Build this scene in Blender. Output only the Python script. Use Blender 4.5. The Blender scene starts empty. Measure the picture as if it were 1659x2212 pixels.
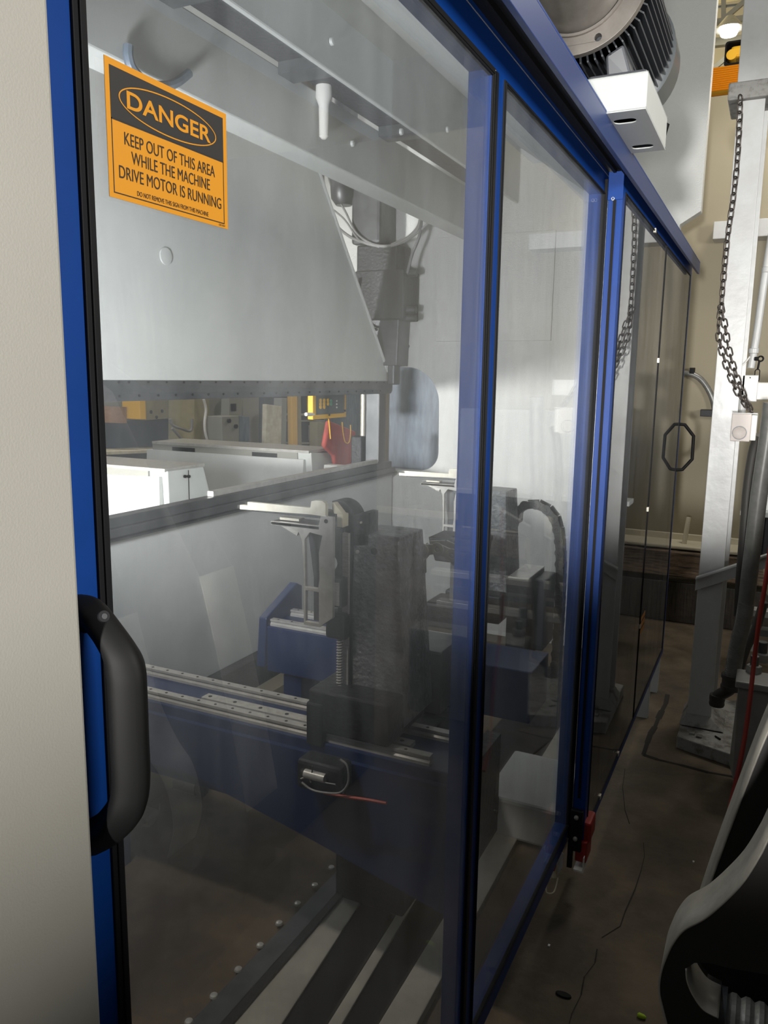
import bpy, bmesh, math, random
from mathutils import Vector, Matrix
from mathutils.geometry import tessellate_polygon
random.seed(7)
SC = bpy.context.scene
COL = SC.collection
# ------------------------------------------------------------------ camera
W, H = 1659, 2212
FL = -.12   # floor level; z = 0 is where the door rollers end
FPX, YAW, PITCH, ROLL, CX, CZ = 1711.9014, 0.4504, -0.1685, 0.0142, 0.4736, 1.5481
F = Vector((-math.sin(YAW)*math.cos(PITCH), math.cos(YAW)*math.cos(PITCH), math.sin(PITCH)))
R0 = F.cross(Vector((0, 0, 1))).normalized(); U0 = R0.cross(F)
R_ = R0*math.cos(ROLL) + U0*math.sin(ROLL); U_ = U0*math.cos(ROLL) - R0*math.sin(ROLL)
CAM = Vector((CX, 0, CZ))
cd = bpy.data.cameras.new('camera'); cam = bpy.data.objects.new('camera', cd); COL.objects.link(cam)
m = Matrix.Identity(4)
for i in range(3):
    m[i][0] = R_[i]; m[i][1] = U_[i]; m[i][2] = -F[i]; m[i][3] = CAM[i]
cam.matrix_world = m
cd.sensor_fit = 'HORIZONTAL'; cd.sensor_width = 36; cd.lens = FPX/W*36; cd.clip_start = 0.02; cd.clip_end = 100
SC.camera = cam
def ray(x, y): return F + R_*((x-W/2)/FPX) - U_*((y-H/2)/FPX)
def onX(x, y, v): d = ray(x, y); return CAM + d*((v-CAM.x)/d.x)
def onY(x, y, v): d = ray(x, y); return CAM + d*((v-CAM.y)/d.y)
def onZ(x, y, v): d = ray(x, y); return CAM + d*((v-CAM.z)/d.z)
# ------------------------------------------------------------------ world, lights, exposure
SC.view_settings.view_transform = 'Standard'; SC.view_settings.look = 'None'
SC.view_settings.gamma = 1; SC.view_settings.use_curve_mapping = False
SC.view_settings.exposure = 0.0
wd = bpy.data.worlds.new('world'); SC.world = wd; wd.use_nodes = True
wd.node_tree.nodes['Background'].inputs[0].default_value = (0.80, 0.84, 0.86, 1)
wd.node_tree.nodes['Background'].inputs[1].default_value = 0.18
def lamp(name, kind, loc, aim, energy, color=(1, 1, 1), **kw):
    l = bpy.data.lights.new(name, kind); l.energy = energy; l.color = color
    for k, v in kw.items(): setattr(l, k, v)
    o = bpy.data.objects.new(name, l); COL.objects.link(o); o.location = loc
    o.rotation_euler = (Vector(aim)-Vector(loc)).to_track_quat('-Z', 'Y').to_euler()
    return o
lamp('aisle_lamp', 'SPOT', (0.62, -3.4, 1.35), (0.2, 3.85, 1.80), 1550, (1, .98, .95), spot_size=math.radians(17), spot_blend=.35, shadow_soft_size=.12)
lamp('hall_lamp', 'AREA', (3.4, 0.6, 2.25), (-.8, 2.4, 1.8), 150, (1, .98, .93), size=1.0)
lamp('work_lamp', 'SPOT', (-2.9, 0.9, 1.30), (-1.35, 4.85, 1.30), 900, (1, 1, .97), spot_size=math.radians(56), spot_blend=.5, shadow_soft_size=.15)
lamp('bay_lamp', 'AREA', (-4.6, 4.0, 4.2), (-3.2, 5.2, .8), 80, (1, .96, .9), size=1.6)
lamp('far_lamp', 'POINT', (-1.2, 11.0, 5.0), (0, 0, 0), 420, (1, .95, .8), shadow_soft_size=.15)
lamp('strip_fill', 'POINT', (.55, 5.45, 3.3), (0, 0, 0), 9, (1, .95, .85), shadow_soft_size=.1)  # added point light to brighten the orange corrugated sheet, no fixture there
lamp('back_lamp', 'AREA', (0.9, 5.2, 4.3), (.2, 5.3, 0), 34, (1, .95, .85), size=.6)
lamp('sill_fill', 'SPOT', (-.30, 1.9, 2.0), (-.34, 2.75, FL), 15, (1, .95, .85), spot_size=math.radians(48), spot_blend=.6, shadow_soft_size=.06)  # added spot standing in for aisle light on the cover box and floor strips
lamp('floor_patch_fill', 'SPOT', (-1.05, 0.9, 2.2), (-.95, 1.85, 0), 70, (1, .93, .82), spot_size=math.radians(46), spot_blend=.4, shadow_soft_size=.06)  # added spot that makes the light patches on the enclosure floor
lamp('ram_fill', 'SPOT', (-0.95, 0.9, 1.45), (-1.7, 3.3, 2.0), 300, (.95, .98, 1), spot_size=math.radians(110), spot_blend=1, shadow_soft_size=.15)  # added hidden spot to brighten the ram and upper beams
# ------------------------------------------------------------------ materials
def mat(name, col, rough=.5, metal=0., spec=.5, noise=None, bump=None, coat=0., emis=None, streak=None):
    mt = bpy.data.materials.new(name); mt.use_nodes = True; nt = mt.node_tree; b = nt.nodes['Principled BSDF']
    b.inputs['Base Color'].default_value = (*col, 1); b.inputs['Roughness'].default_value = rough
    b.inputs['Metallic'].default_value = metal; b.inputs['Specular IOR Level'].default_value = spec
    b.inputs['Coat Weight'].default_value = coat; b.inputs['Coat Roughness'].default_value = .08
    tc = nt.nodes.new('ShaderNodeTexCoord')
    if noise:
        sc, col2, lo, hi = noise
        n = nt.nodes.new('ShaderNodeTexNoise'); n.inputs['Scale'].default_value = sc; n.inputs['Detail'].default_value = 8; n.inputs['Roughness'].default_value = .65
        if streak:
            mp = nt.nodes.new('ShaderNodeMapping'); mp.inputs['Scale'].default_value = streak
            nt.links.new(tc.outputs['Object'], mp.inputs[0]); nt.links.new(mp.outputs[0], n.inputs['Vector'])
        else: nt.links.new(tc.outputs['Object'], n.inputs['Vector'])
        r = nt.nodes.new('ShaderNodeValToRGB'); r.color_ramp.elements[0].position = lo; r.color_ramp.elements[1].position = hi
        r.color_ramp.elements[0].color = (*col2, 1); r.color_ramp.elements[1].color = (*col, 1)
        nt.links.new(n.outputs['Fac'], r.inputs[0]); nt.links.new(r.outputs[0], b.inputs['Base Color'])
    if bump:
        n = nt.nodes.new('ShaderNodeTexNoise'); n.inputs['Scale'].default_value = bump[0]; n.inputs['Detail'].default_value = 6
        bp = nt.nodes.new('ShaderNodeBump'); bp.inputs['Strength'].default_value = bump[1]; bp.inputs['Distance'].default_value = .01
        nt.links.new(tc.outputs['Object'], n.inputs['Vector']); nt.links.new(n.outputs['Fac'], bp.inputs['Height']); nt.links.new(bp.outputs[0], b.inputs['Normal'])
    if emis: b.inputs['Emission Color'].default_value = (*emis[0], 1); b.inputs['Emission Strength'].default_value = emis[1]
    return mt
M = {}
M['blue'] = mat('blue_paint', (.003, .042, .225), .4, spec=.28, noise=(9, (.003, .036, .19), .3, .7))
M['sheen_blue'] = mat('sheen_greyed_blue', (.022, .045, .15), .42, spec=.7)  # same blue as the doors, greyed in colour for the sheen on the header
M['blue_dark'] = mat('blue_machine_paint', (.010, .024, .085), .4)
M['white'] = mat('white_machine_paint', (.56, .575, .56), .45, noise=(3, (.50, .52, .51), .3, .7))
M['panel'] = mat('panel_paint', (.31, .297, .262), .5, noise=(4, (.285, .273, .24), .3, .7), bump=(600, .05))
M['frame_white'] = mat('side_frame_paint', (.56, .57, .555), .33, bump=(160, .35))
M['column'] = mat('column_paint', (.52, .53, .53), .35, noise=(7, (.47, .47, .46), .35, .6), bump=(25, .12))
M['column_dirty'] = mat('dusty_column_paint', (.27, .265, .25), .6, noise=(14, (.12, .112, .10), .38, .52), bump=(40, .3))
M['rubber'] = mat('black_rubber', (.009, .009, .010), .6, spec=.15)
M['black'] = mat('black_plastic', (.006, .006, .006), .6, spec=.18)
M['black_metal'] = mat('black_metal', (.010, .011, .014), .45, spec=.25)
M['alu'] = mat('aluminium', (.58, .57, .53), .35, .3, noise=(60, (.42, .41, .38), .35, .65), streak=(1, 1, 6))
M['steel'] = mat('steel', (.50, .49, .46), .32, .25, noise=(30, (.36, .35, .33), .3, .65))
M['bright'] = mat('bright_steel', (.78, .76, .66), .3, .3, noise=(45, (.62, .58, .48), .3, .7))
M['floorplate'] = mat('worn_floor_plate', (.40, .385, .34), .6, noise=(8, (.30, .285, .25), .35, .65))
M['grey_white'] = mat('grey_white_paint', (.28, .275, .26), .5, noise=(10, (.22, .215, .20), .35, .65))  # greyer white than the column
M['fancover'] = mat('fan_cover_paint', (.09, .10, .105), .3)
M['wetwood'] = mat('blackened_timber', (.045, .036, .026), .6, noise=(7, (.012, .010, .008), .35, .65), streak=(14, 4, 1), bump=(20, .5))
M['edge'] = mat('machined_edge', (.50, .475, .41), .5, .2, noise=(40, (.38, .36, .31), .3, .7))
M['platedark'] = mat('oiled_plate', (.018, .016, .014), .55)
M['cast'] = mat('cast_iron', (.24, .25, .255), .34, .3, bump=(75, .9), noise=(22, (.10, .108, .115), .3, .65))
M['darkcast'] = mat('dark_iron', (.016, .017, .02), .5, .2, bump=(60, .4))
M['tool'] = mat('tool_steel', (.11, .115, .12), .4, .4, noise=(12, (.06, .065, .07), .3, .7))
M['yellow'] = mat('yellow_paint', (.88, .50, .03), .45)
M['sign_orange'] = mat('sign_orange', (.66, .27, .012), .45)
M['sign_black'] = mat('sign_black', (.025, .023, .022), .5)
M['brown_ink'] = mat('sign_ink', (.035, .022, .012), .5)
M['floor'] = mat('concrete', (.145, .108, .068), .75, noise=(2.6, (.052, .038, .024), .38, .66), bump=(18, .5))
M['beige'] = mat('beige_wall_paint', (.27, .235, .16), .6, noise=(1.5, (.25, .215, .145), .3, .7))
M['beige_light'] = mat('light_beige_trim', (.55, .50, .38), .55)
M['wood'] = mat('old_timber', (.16, .11, .07), .8, noise=(6, (.02, .015, .012), .35, .6), streak=(1, 4, 14), bump=(20, .6))
M['corr'] = mat('orange_corrugated', (.92, .50, .04), .45)
M['truss'] = mat('truss_paint', (.52, .49, .38), .5)
M['ceil'] = mat('ceiling_cream', (.55, .47, .26), .6)
M['glow'] = mat('lamp_glow', (1, 1, 1), .5, emis=((1, .98, .85), 18))
M['hose'] = mat('grey_hose', (.20, .20, .19), .3, .2, spec=.6, noise=(25, (.13, .13, .12), .3, .7))
M['hose_dark'] = mat('dark_hose', (.045, .042, .038), .5)
M['red'] = mat('red_plastic', (.33, .02, .015), .5)
M['redcloth'] = mat('red_cloth', (.42, .07, .055), .8, noise=(8, (.30, .05, .04), .35, .65))
M['chain'] = mat('chain_steel', (.10, .085, .075), .4, .8)
M['box'] = mat('thermostat_plastic', (.62, .56, .52), .5)
M['whiteplastic'] = mat('white_plastic', (.70, .69, .66), .45)
M['greycab'] = mat('grey_cabinet', (.27, .27, .24), .5)
M['darkblue'] = mat('dark_blue_steel', (.035, .055, .085), .5, noise=(6, (.02, .035, .06), .3, .7))
M['bluegrey'] = mat('blue_grey_steel', (.16, .21, .27), .45, noise=(9, (.09, .12, .17), .35, .65), streak=(3, 3, .6))
M['copper'] = mat('copper_roll', (.40, .20, .09), .5, noise=(50, (.25, .12, .06), .3, .7))
M['khaki'] = mat('khaki_paint', (.33, .30, .19), .6, noise=(6, (.24, .22, .14), .3, .7))
M['cream'] = mat('cream_board', (.62, .57, .43), .6, noise=(12, (.45, .40, .28), .35, .6))
M['motor'] = mat('motor_grey', (.07, .075, .085), .45)
M['flange'] = mat('cast_flange', (.30, .275, .25), .45, .5, noise=(20, (.22, .2, .18), .3, .7))
M['cable'] = mat('grey_cable', (.22, .22, .22), .5)
M['cream_plug'] = mat('cream_plastic', (.62, .55, .40), .5)
M['lime'] = mat('lime_foam', (.42, .62, .02), .7)
M['keypad'] = mat('keypad_grey', (.12, .125, .115), .5)
M['redcable'] = mat('red_cable', (.30, .03, .02), .5)
M['green'] = mat('green_button', (.1, .35, .2), .5)
def pane_mat(name, haze, seed, trans=.965, gloss=.5):
    mt = bpy.data.materials.new(name); mt.use_nodes = True; nt = mt.node_tree; N = nt.nodes; L = nt.links
    N.remove(N['Principled BSDF']); out = N['Material Output']
    tr = N.new('ShaderNodeBsdfTransparent'); tr.inputs[0].default_value = (trans, trans, trans, 1)
    gl = N.new('ShaderNodeBsdfGlossy'); gl.inputs['Roughness'].default_value = .012; gl.inputs['Color'].default_value = (1, 1, 1, 1)
    df = N.new('ShaderNodeBsdfDiffuse'); df.inputs['Color'].default_value = (.72, .76, .80, 1)
    tl = N.new('ShaderNodeBsdfTranslucent'); tl.inputs['Color'].default_value = (.72, .76, .80, 1)
    hz = N.new('ShaderNodeMixShader'); hz.inputs[0].default_value = .5; L.new(df.outputs[0], hz.inputs[1]); L.new(tl.outputs[0], hz.inputs[2])
    tc = N.new('ShaderNodeTexCoord'); mp = N.new('ShaderNodeMapping'); mp.inputs['Location'].default_value = (seed, seed, seed)
    mp.inputs['Scale'].default_value = (1, 1, .22)
    n1 = N.new('ShaderNodeTexNoise'); n1.inputs['Scale'].default_value = 9; n1.inputs['Detail'].default_value = 9; n1.inputs['Roughness'].default_value = .7; n1.inputs['Distortion'].default_value = .6
    L.new(tc.outputs['Object'], mp.inputs[0]); L.new(mp.outputs[0], n1.inputs['Vector'])
    mr = N.new('ShaderNodeMapRange'); mr.inputs[1].default_value = .3; mr.inputs[2].default_value = .8; mr.inputs[3].default_value = haze*.15; mr.inputs[4].default_value = haze*2.5
    L.new(n1.outputs['Fac'], mr.inputs[0])
    mx = N.new('ShaderNodeMixShader'); L.new(mr.outputs[0], mx.inputs[0]); L.new(tr.outputs[0], mx.inputs[1]); L.new(hz.outputs[0], mx.inputs[2])
    fr = N.new('ShaderNodeFresnel'); fr.inputs[0].default_value = 1.45
    fm = N.new('ShaderNodeMath'); fm.operation = 'MULTIPLY'; fm.inputs[1].default_value = gloss; L.new(fr.outputs[0], fm.inputs[0])
    m2 = N.new('ShaderNodeMixShader'); L.new(fm.outputs[0], m2.inputs[0]); L.new(mx.outputs[0], m2.inputs[1]); L.new(gl.outputs[0], m2.inputs[2])
    L.new(m2.outputs[0], out.inputs[0])
    return mt
M['pane'] = pane_mat('scuffed_polycarbonate', .062, 0, gloss=.28)
M['pane2'] = pane_mat('scuffed_polycarbonate_streaked', .06, 5, gloss=.32)
M['pane3'] = pane_mat('whitened_polycarbonate', .12, 9, gloss=1.0)  # extra haze whitens the far panes in place of brighter reflections
# ------------------------------------------------------------------ mesh helpers
class MB:
    def __init__(s): s.v = []; s.f = []
    def add(s, vs, fs):
        o = len(s.v); s.v += [tuple(v) for v in vs]; s.f += [tuple(i+o for i in f) for f in fs]; return s
    def box(s, x0, x1, y0, y1, z0, z1):
        return s.add([(x0,y0,z0),(x1,y0,z0),(x1,y1,z0),(x0,y1,z0),(x0,y0,z1),(x1,y0,z1),(x1,y1,z1),(x0,y1,z1)],
                     [(0,3,2,1),(4,5,6,7),(0,1,5,4),(1,2,6,5),(2,3,7,6),(3,0,4,7)])
    def hexa(s, p):   # bottom four then top four
        return s.add(p, [(0,3,2,1),(4,5,6,7),(0,1,5,4),(1,2,6,5),(2,3,7,6),(3,0,4,7)])
    def plate(s, ax, a, b, outer, holes=()):
        loops = [list(outer)] + [list(h) for h in holes]
        def P(p, t): return {'x': (t, p[0], p[1]), 'y': (p[0], t, p[1]), 'z': (p[0], p[1], t)}[ax]
        tris = tessellate_polygon([[Vector((q[0], q[1], 0)) for q in l] for l in loops])
        flat = [q for l in loops for q in l]; n = len(flat)
        vs = [P(q, a) for q in flat] + [P(q, b) for q in flat]
        fs = [tuple(t) for t in tris] + [tuple(i+n for i in reversed(t)) for t in tris]
        o = 0
        for l in loops:
            k = len(l)
            for i in range(k): fs.append((o+i, o+(i+1) % k, n+o+(i+1) % k, n+o+i))
            o += k
        return s.add(vs, fs)
    def tube(s, pts, r, seg=10, closed=False, rad=None):
        pts = [Vector(p) for p in pts]; n = len(pts); rings = []
        prev = None
        for i, p in enumerate(pts):
            t = (pts[(i+1) % n] - pts[i-1]) if closed else (pts[min(i+1, n-1)] - pts[max(i-1, 0)])
            t.normalize()
            if prev is None: a = t.orthogonal().normalized()
            else: a = (prev - t*prev.dot(t)).normalized()
            prev = a; b = t.cross(a); rr = rad[i] if rad else r
            rings.append([p + (a*math.cos(2*math.pi*k/seg) + b*math.sin(2*math.pi*k/seg))*rr for k in range(seg)])
        vs = [v for rg in rings for v in rg]; fs = []
        for i in range(n if closed else n-1):
            j = (i+1) % n
            for k in range(seg): fs.append((i*seg+k, i*seg+(k+1) % seg, j*seg+(k+1) % seg, j*seg+k))
        if not closed: fs += [tuple(range(seg-1, -1, -1)), tuple((n-1)*seg+k for k in range(seg))]
        return s.add(vs, fs)
    def cyl(s, p0, p1, r, seg=20, r1=None):
        return s.tube([p0, p1], r, seg, rad=[r, r if r1 is None else r1])
    def lathe(s, c, ax, prof, seg=40):   # prof: (t along axis, radius)
        vs = []; fs = []
        for t, r in prof:
            for k in range(seg):
                a = 2*math.pi*k/seg; u, v = r*math.cos(a), r*math.sin(a)
                vs.append({'x': (c[0]+t, c[1]+u, c[2]+v), 'y': (c[0]+u, c[1]+t, c[2]+v), 'z': (c[0]+u, c[1]+v, c[2]+t)}[ax])
        for i in range(len(prof)-1):
            for k in range(seg): fs.append((i*seg+k, i*seg+(k+1) % seg, (i+1)*seg+(k+1) % seg, (i+1)*seg+k))
        fs += [tuple(range(seg)), tuple((len(prof)-1)*seg+k for k in range(seg))]
        return s.add(vs, fs)
def smooth_path(pts, n=6):
    P = [Vector(p) for p in pts]; P = [P[0]*2-P[1]] + P + [P[-1]*2-P[-2]]; out = []
    for i in range(1, len(P)-2):
        for k in range(n):
            t = k/n; a, b, c, d = P[i-1], P[i], P[i+1], P[i+2]
            out.append(.5*((2*b)+(c-a)*t+(2*a-5*b+4*c-d)*t*t+(3*b-a-3*c+d)*t**3))
    return out + [P[-2]]
def circ(cx, cy, r, n=24, a0=0, a1=360, ry=None):
    ry = r if ry is None else ry
    full = abs(a1-a0) >= 360
    return [(cx+r*math.cos(math.radians(a0+(a1-a0)*k/(n if full else n-1))), cy+ry*math.sin(math.radians(a0+(a1-a0)*k/(n if full else n-1)))) for k in range(n)]
def rrect(x0, x1, y0, y1, r, n=5):
    o = []
    for cx, cy, a in ((x1-r, y1-r, 0), (x0+r, y1-r, 90), (x0+r, y0+r, 180), (x1-r, y0+r, 270)): o += circ(cx, cy, r, n, a, a+90)
    return o
def obj(name, mb, m, parent=None, bevel=0, smooth=False, seg=2, label=None, weld=False):
    me = bpy.data.meshes.new(name); me.from_pydata(mb.v, [], mb.f); me.validate()
    bm = bmesh.new(); bm.from_mesh(me)
    if weld: bmesh.ops.remove_doubles(bm, verts=bm.verts, dist=1e-6)
    bmesh.ops.recalc_face_normals(bm, faces=bm.faces); bm.to_mesh(me); bm.free()
    me.materials.append(M[m] if isinstance(m, str) else m)
    o = bpy.data.objects.new(name, me); COL.objects.link(o)
    if parent:
        o.parent = parent; o.matrix_parent_inverse = parent.matrix_basis.inverted()
    if smooth:
        for p in me.polygons: p.use_smooth = True
        md = o.modifiers.new('e', 'EDGE_SPLIT'); md.split_angle = math.radians(38)
    if bevel:
        b = o.modifiers.new('b', 'BEVEL'); b.width = bevel; b.segments = seg; b.limit_method = 'ANGLE'; b.angle_limit = math.radians(35)
    if label: o['label'] = label
    return o
def tag(o, label, cat, group=None):
    o['label'] = label; o['category'] = cat
    if group: o['group'] = group
    return o
def thing(name, loc, label, cat, group=None):
    o = bpy.data.objects.new(name, None); COL.objects.link(o); o.location = loc; o.empty_display_size = .05
    return tag(o, label, cat, group)
def struct(name, mb, m, **k):
    o = obj(name, mb, m, **k); o['kind'] = 'structure'; return o
def B(*a): return MB().box(*a)
def dup(o, parent=None):
    c = o.copy(); COL.objects.link(c)
    if parent: c.parent = parent
    for ch in list(o.children): dup(ch, c)
    return c
# ------------------------------------------------------------------ setting
struct('floor', B(-9, 6, -5, 16, FL-.1, FL), 'floor')
struct('wall_back', B(-.6, 5.5, 5.98, 6.1, .40, 3.40), 'beige')
struct('trim_1', B(-.6, 5.5, 5.94, 5.98, .42, .47), 'beige_light')
struct('wall_far', B(-9, 6, 13.5, 13.6, FL, 7.5), 'beige')
struct('ceiling', B(-9, 6, 7.2, 13.6, 7.0, 7.1), 'ceil')
struct('wall_right', B(5.5, 5.6, -5, 13.5, FL, 5.2), 'beige')
struct('wall_left', B(-9, -8.9, -5, 13.5, FL, 5.2), 'khaki')
# floor cracks beside the column
cr = MB()
def crack(pts, w):
    P = [onZ(x, y, FL+.0015) for x, y in pts]
    for a, b in zip(P, P[1:]):
        d = (b-a).normalized(); n = Vector((-d.y, d.x, 0))*w*.55; j = random.uniform(.6, 1.3)
        cr.add([a-n*j, b-n*j, b+n*j, a+n*j], [(0, 1, 2, 3)])
crack([(1442,1500),(1438,1520),(1430,1535),(1422,1552),(1415,1570),(1405,1585),(1398,1605),(1390,1630)], .026)
crack([(1390,1630),(1420,1640),(1470,1652),(1530,1668),(1600,1680)], .020)
crack([(1350,1660),(1345,1700),(1350,1750),(1360,1780)], .003)
crack([(1390,1820),(1392,1850),(1385,1880),(1372,1920),(1350,1970),(1340,2000),(1300,2025)], .003)
crack([(1290,2050),(1285,2080),(1262,2110),(1255,2150),(1235,2190),(1225,2230)], .003)
crk = obj('floor_crack', cr, mat('crack_dirt', (.022, .018, .014), .9)); tag(crk, 'dark crack lines wandering across the brown concrete aisle floor', 'crack'); crk['kind'] = 'structure'
# ------------------------------------------------------------------ white side panel (nearest, left)
p = thing('sheet_metal_cover', (.045, -.2, 0), 'pale off-white sheet metal cover hiding the left edge of the blue door', 'cover')
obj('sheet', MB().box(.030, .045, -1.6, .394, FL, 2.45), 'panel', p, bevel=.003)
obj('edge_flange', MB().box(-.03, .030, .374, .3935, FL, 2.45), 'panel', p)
# ------------------------------------------------------------------ near sliding door
ZT, ZB = 2.0635, .1436
d1 = thing('sliding_guard_door', (0, 1.4, .02), 'blue framed clear sliding door with two tall panes and a danger sign', 'door')
fr = MB()
fr.plate('x', -.042, 0, [(.395, .085), (2.420, .085), (2.420, 2.135), (.395, 2.135)],
         [[(.4675, ZB), (1.3725, ZB), (1.3725, ZT), (.4675, ZT)], [(1.4418, ZB), (2.361, ZB), (2.361, ZT), (1.4418, ZT)]])
obj('door_frame', fr, 'blue', d1, bevel=.0015)
obj('rail_seam', B(-.001, .0006, .395, 2.42, 2.1175, 2.119), 'alu', d1)
def gasket(y0, y1, w, x0=-.006, x1=.003, z0=ZB, z1=ZT):
    g = MB(); g.plate('x', x0, x1, [(y0-.003, z0-.003), (y1+.003, z0-.003), (y1+.003, z1+.003), (y0-.003, z1+.003)], [[(y0+w, z0+w), (y1-w, z0+w), (y1-w, z1-w), (y0+w, z1-w)]])
    g.plate('x', x1, x1+.002, [(y0+w*.2, z0+w*.2), (y1-w*.2, z0+w*.2), (y1-w*.2, z1-w*.2), (y0+w*.2, z1-w*.2)], [[(y0+w*.7, z0+w*.7), (y1-w*.7, z0+w*.7), (y1-w*.7, z1-w*.7), (y0+w*.7, z1-w*.7)]])
    return g
g = gasket(.457, 1.385, .0105)
obj('rubber_seal', g, 'rubber', d1, bevel=.0008); obj('rubber_seal', gasket(1.4418, 2.361, .004), 'rubber', d1, bevel=.0005)
obj('clear_pane', B(-.004, .0, .460, 1.3815, ZB, ZT), 'pane', d1)
obj('clear_pane', B(-.004, .0, 1.4425, 2.3605, ZB, ZT), 'pane2', d1)
obj('seal_strip', B(.0, .004, 1.3868, 1.4005, ZB, ZT), 'black_metal', d1)
obj('silver_edge', B(.0, .0035, 1.3815, 1.3845, ZB, ZT), 'alu', d1)  # thin silver strip along the right edge of the first pane
# black moulded pull handle
hx = [onX(*q) for q in ((165, 1322, .004), (185, 1326, .014), (213, 1342, .026), (258, 1408, .046), (272, 1450, .0515), (276, 1500, .0525), (280, 1600, .0525), (283, 1690, .052), (272, 1742, .047), (238, 1785, .030), (200, 1808, .012), (190, 1812, .004))]
hm = MB(); P = smooth_path(hx, 8)
prevn = len(P); vs = []; fs = []; SEG = 20
for i, p_ in enumerate(P):
    t = (P[min(i+1, prevn-1)]-P[max(i-1, 0)]).normalized()
    n1 = Vector((.80, .6, 0)); n1 = (n1-t*n1.dot(t)).normalized(); n2 = t.cross(n1)
    u = i/(prevn-1); wdt = .0118 + .0026*max(0, min(1, (u-.22)*8, (.85-u)*8))
    for k in range(SEG):
        a = 2*math.pi*k/SEG; ca, sa = math.cos(a), math.sin(a)
        ca = math.copysign(abs(ca)**.7, ca); sa = math.copysign(abs(sa)**.7, sa)
        vs.append(p_ + n1*ca*wdt + n2*sa*.0135)
for i in range(prevn-1):
    for k in range(SEG): fs.append((i*SEG+k, i*SEG+(k+1) % SEG, (i+1)*SEG+(k+1) % SEG, (i+1)*SEG+k))
fs += [tuple(range(SEG)), tuple((prevn-1)*SEG+k for k in range(SEG))]
hm.add(vs, fs)
hd = obj('pull_handle', hm, 'black', d1, smooth=True, label='black moulded pull handle')
sc_ = onX(222, 1332, .047)
obj('screw_hole', MB().cyl(sc_, sc_+Vector((.0025, -.001, .001)), .0042, 16), 'rubber', hd)
obj('screw_head', MB().cyl(sc_, sc_+Vector((.0028, -.001, .001)), .0022, 8), 'black_metal', hd)
# ------------------------------------------------------------------ danger sign
sg = thing('danger_sign', (.0045, .558, 1.682), 'orange and black danger sticker on the near pane, top left', 'sign')
SY0, SY1, SZ0, SZ1 = .4845, .6335, 1.6825, 1.7835; SX = .0004
obj('backing', MB().plate('x', SX, SX+.0004, [(SY0, SZ0), (SY1, SZ0), (SY1, SZ1), (SY0, SZ1)]), 'sign_orange', sg)
obj('black_header', MB().plate('x', SX+.0004, SX+.0006, [(.4892, 1.740), (.6282, 1.740), (.6282, 1.7785), (.4892, 1.7785)]), 'sign_black', sg)
bw = .0009
obj('border_line', MB().plate('x', SX+.0004, SX+.0006, [(.4892, 1.6862), (.6282, 1.6862), (.6282, 1.741), (.4892, 1.741)], [[(.4892+bw, 1.6862+bw), (.6282-bw, 1.6862+bw), (.6282-bw, 1.7409), (.4892+bw, 1.7409)]]), 'brown_ink', sg)
obj('oval_ring', MB().plate('x', SX+.0006, SX+.0008, circ(.5578, 1.7587, .0600, 64, ry=.0155), [circ(.5578, 1.7587, .0588, 64, ry=.0145)]), 'sign_orange', sg)
def lettering(txt, y0, y1, z0, z1, x, m, parent, off=0., name='lettering', ax='x', flip=False):
    c = bpy.data.curves.new(name, 'FONT'); c.body = txt; c.size = 1; c.offset = off; c.resolution_u = 6
    t = bpy.data.objects.new(name, c); COL.objects.link(t); bpy.context.view_layer.update()
    me = bpy.data.meshes.new_from_object(t.evaluated_get(bpy.context.evaluated_depsgraph_get()))
    COL.objects.unlink(t); bpy.data.objects.remove(t)
    xs = [v.co.x for v in me.vertices]; ys = [v.co.y for v in me.vertices]
    a, b, c0, d = min(xs), max(xs), min(ys), max(ys)
    for v in me.vertices:
        u = (v.co.x-a)/(b-a); w_ = (v.co.y-c0)/(d-c0)
        v.co = (x, y0+(y1-y0)*u, z0+(z1-z0)*w_)
    me.materials.clear(); me.materials.append(M[m]); me.name = name
    o = bpy.data.objects.new(name, me); COL.objects.link(o); o.parent = parent; o.matrix_parent_inverse = parent.matrix_basis.inverted()
    return o
LX = SX+.0008
lettering('DANGER', .5065, .6100, 1.7520, 1.7653, LX, 'sign_orange', sg, .02)
lettering('KEEP OUT OF THIS AREA', .5025, .6150, 1.7245, 1.7340, LX, 'brown_ink', sg, 0)
lettering('WHILE THE MACHINE', .5095, .6075, 1.7117, 1.7212, LX, 'brown_ink', sg, 0)
lettering('DRIVE MOTOR IS RUNNING', .4955, .6235, 1.6985, 1.7080, LX, 'brown_ink', sg, 0)
lettering('DO NOT REMOVE THIS SIGN FROM THIS MACHINE', .5145, .6045, 1.6888, 1.6925, LX, 'brown_ink', sg, 0)
lettering('535 804', .6195, .6285, 1.6837, 1.6855, LX, 'brown_ink', sg, 0)
# ------------------------------------------------------------------ far sliding door
Y4, Y5, Y6, ZT2, ZB2 = 2.4129, 3.3662, 4.3491, 2.07, .12
d2 = thing('sliding_guard_door', (.03, 3.4, .02), 'blue framed sliding door further down the aisle, with octagonal black handle', 'door')
fr = MB(); fr.plate('x', .010, .050, [(2.372, .085), (4.41, .085), (4.41, 2.118), (2.372, 2.118)],
         [[(Y4, ZB2), (Y5-.004, ZB2), (Y5-.004, ZT2), (Y4, ZT2)], [(Y5+.004, ZB2), (Y6, ZB2), (Y6, ZT2), (Y5+.004, ZT2)]])
obj('door_frame', fr, 'blue', d2, bevel=.001)
obj('slot', B(.0245, .0335, 2.3705, 2.3725, .24, 2.075), 'rubber', d2)
obj('slot_edge', B(.0230, .0245, 2.3700, 2.3725, .24, 2.06), 'blue', d2)
obj('slot_edge', B(.0335, .0350, 2.3700, 2.3725, .24, 2.06), 'blue', d2)
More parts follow.
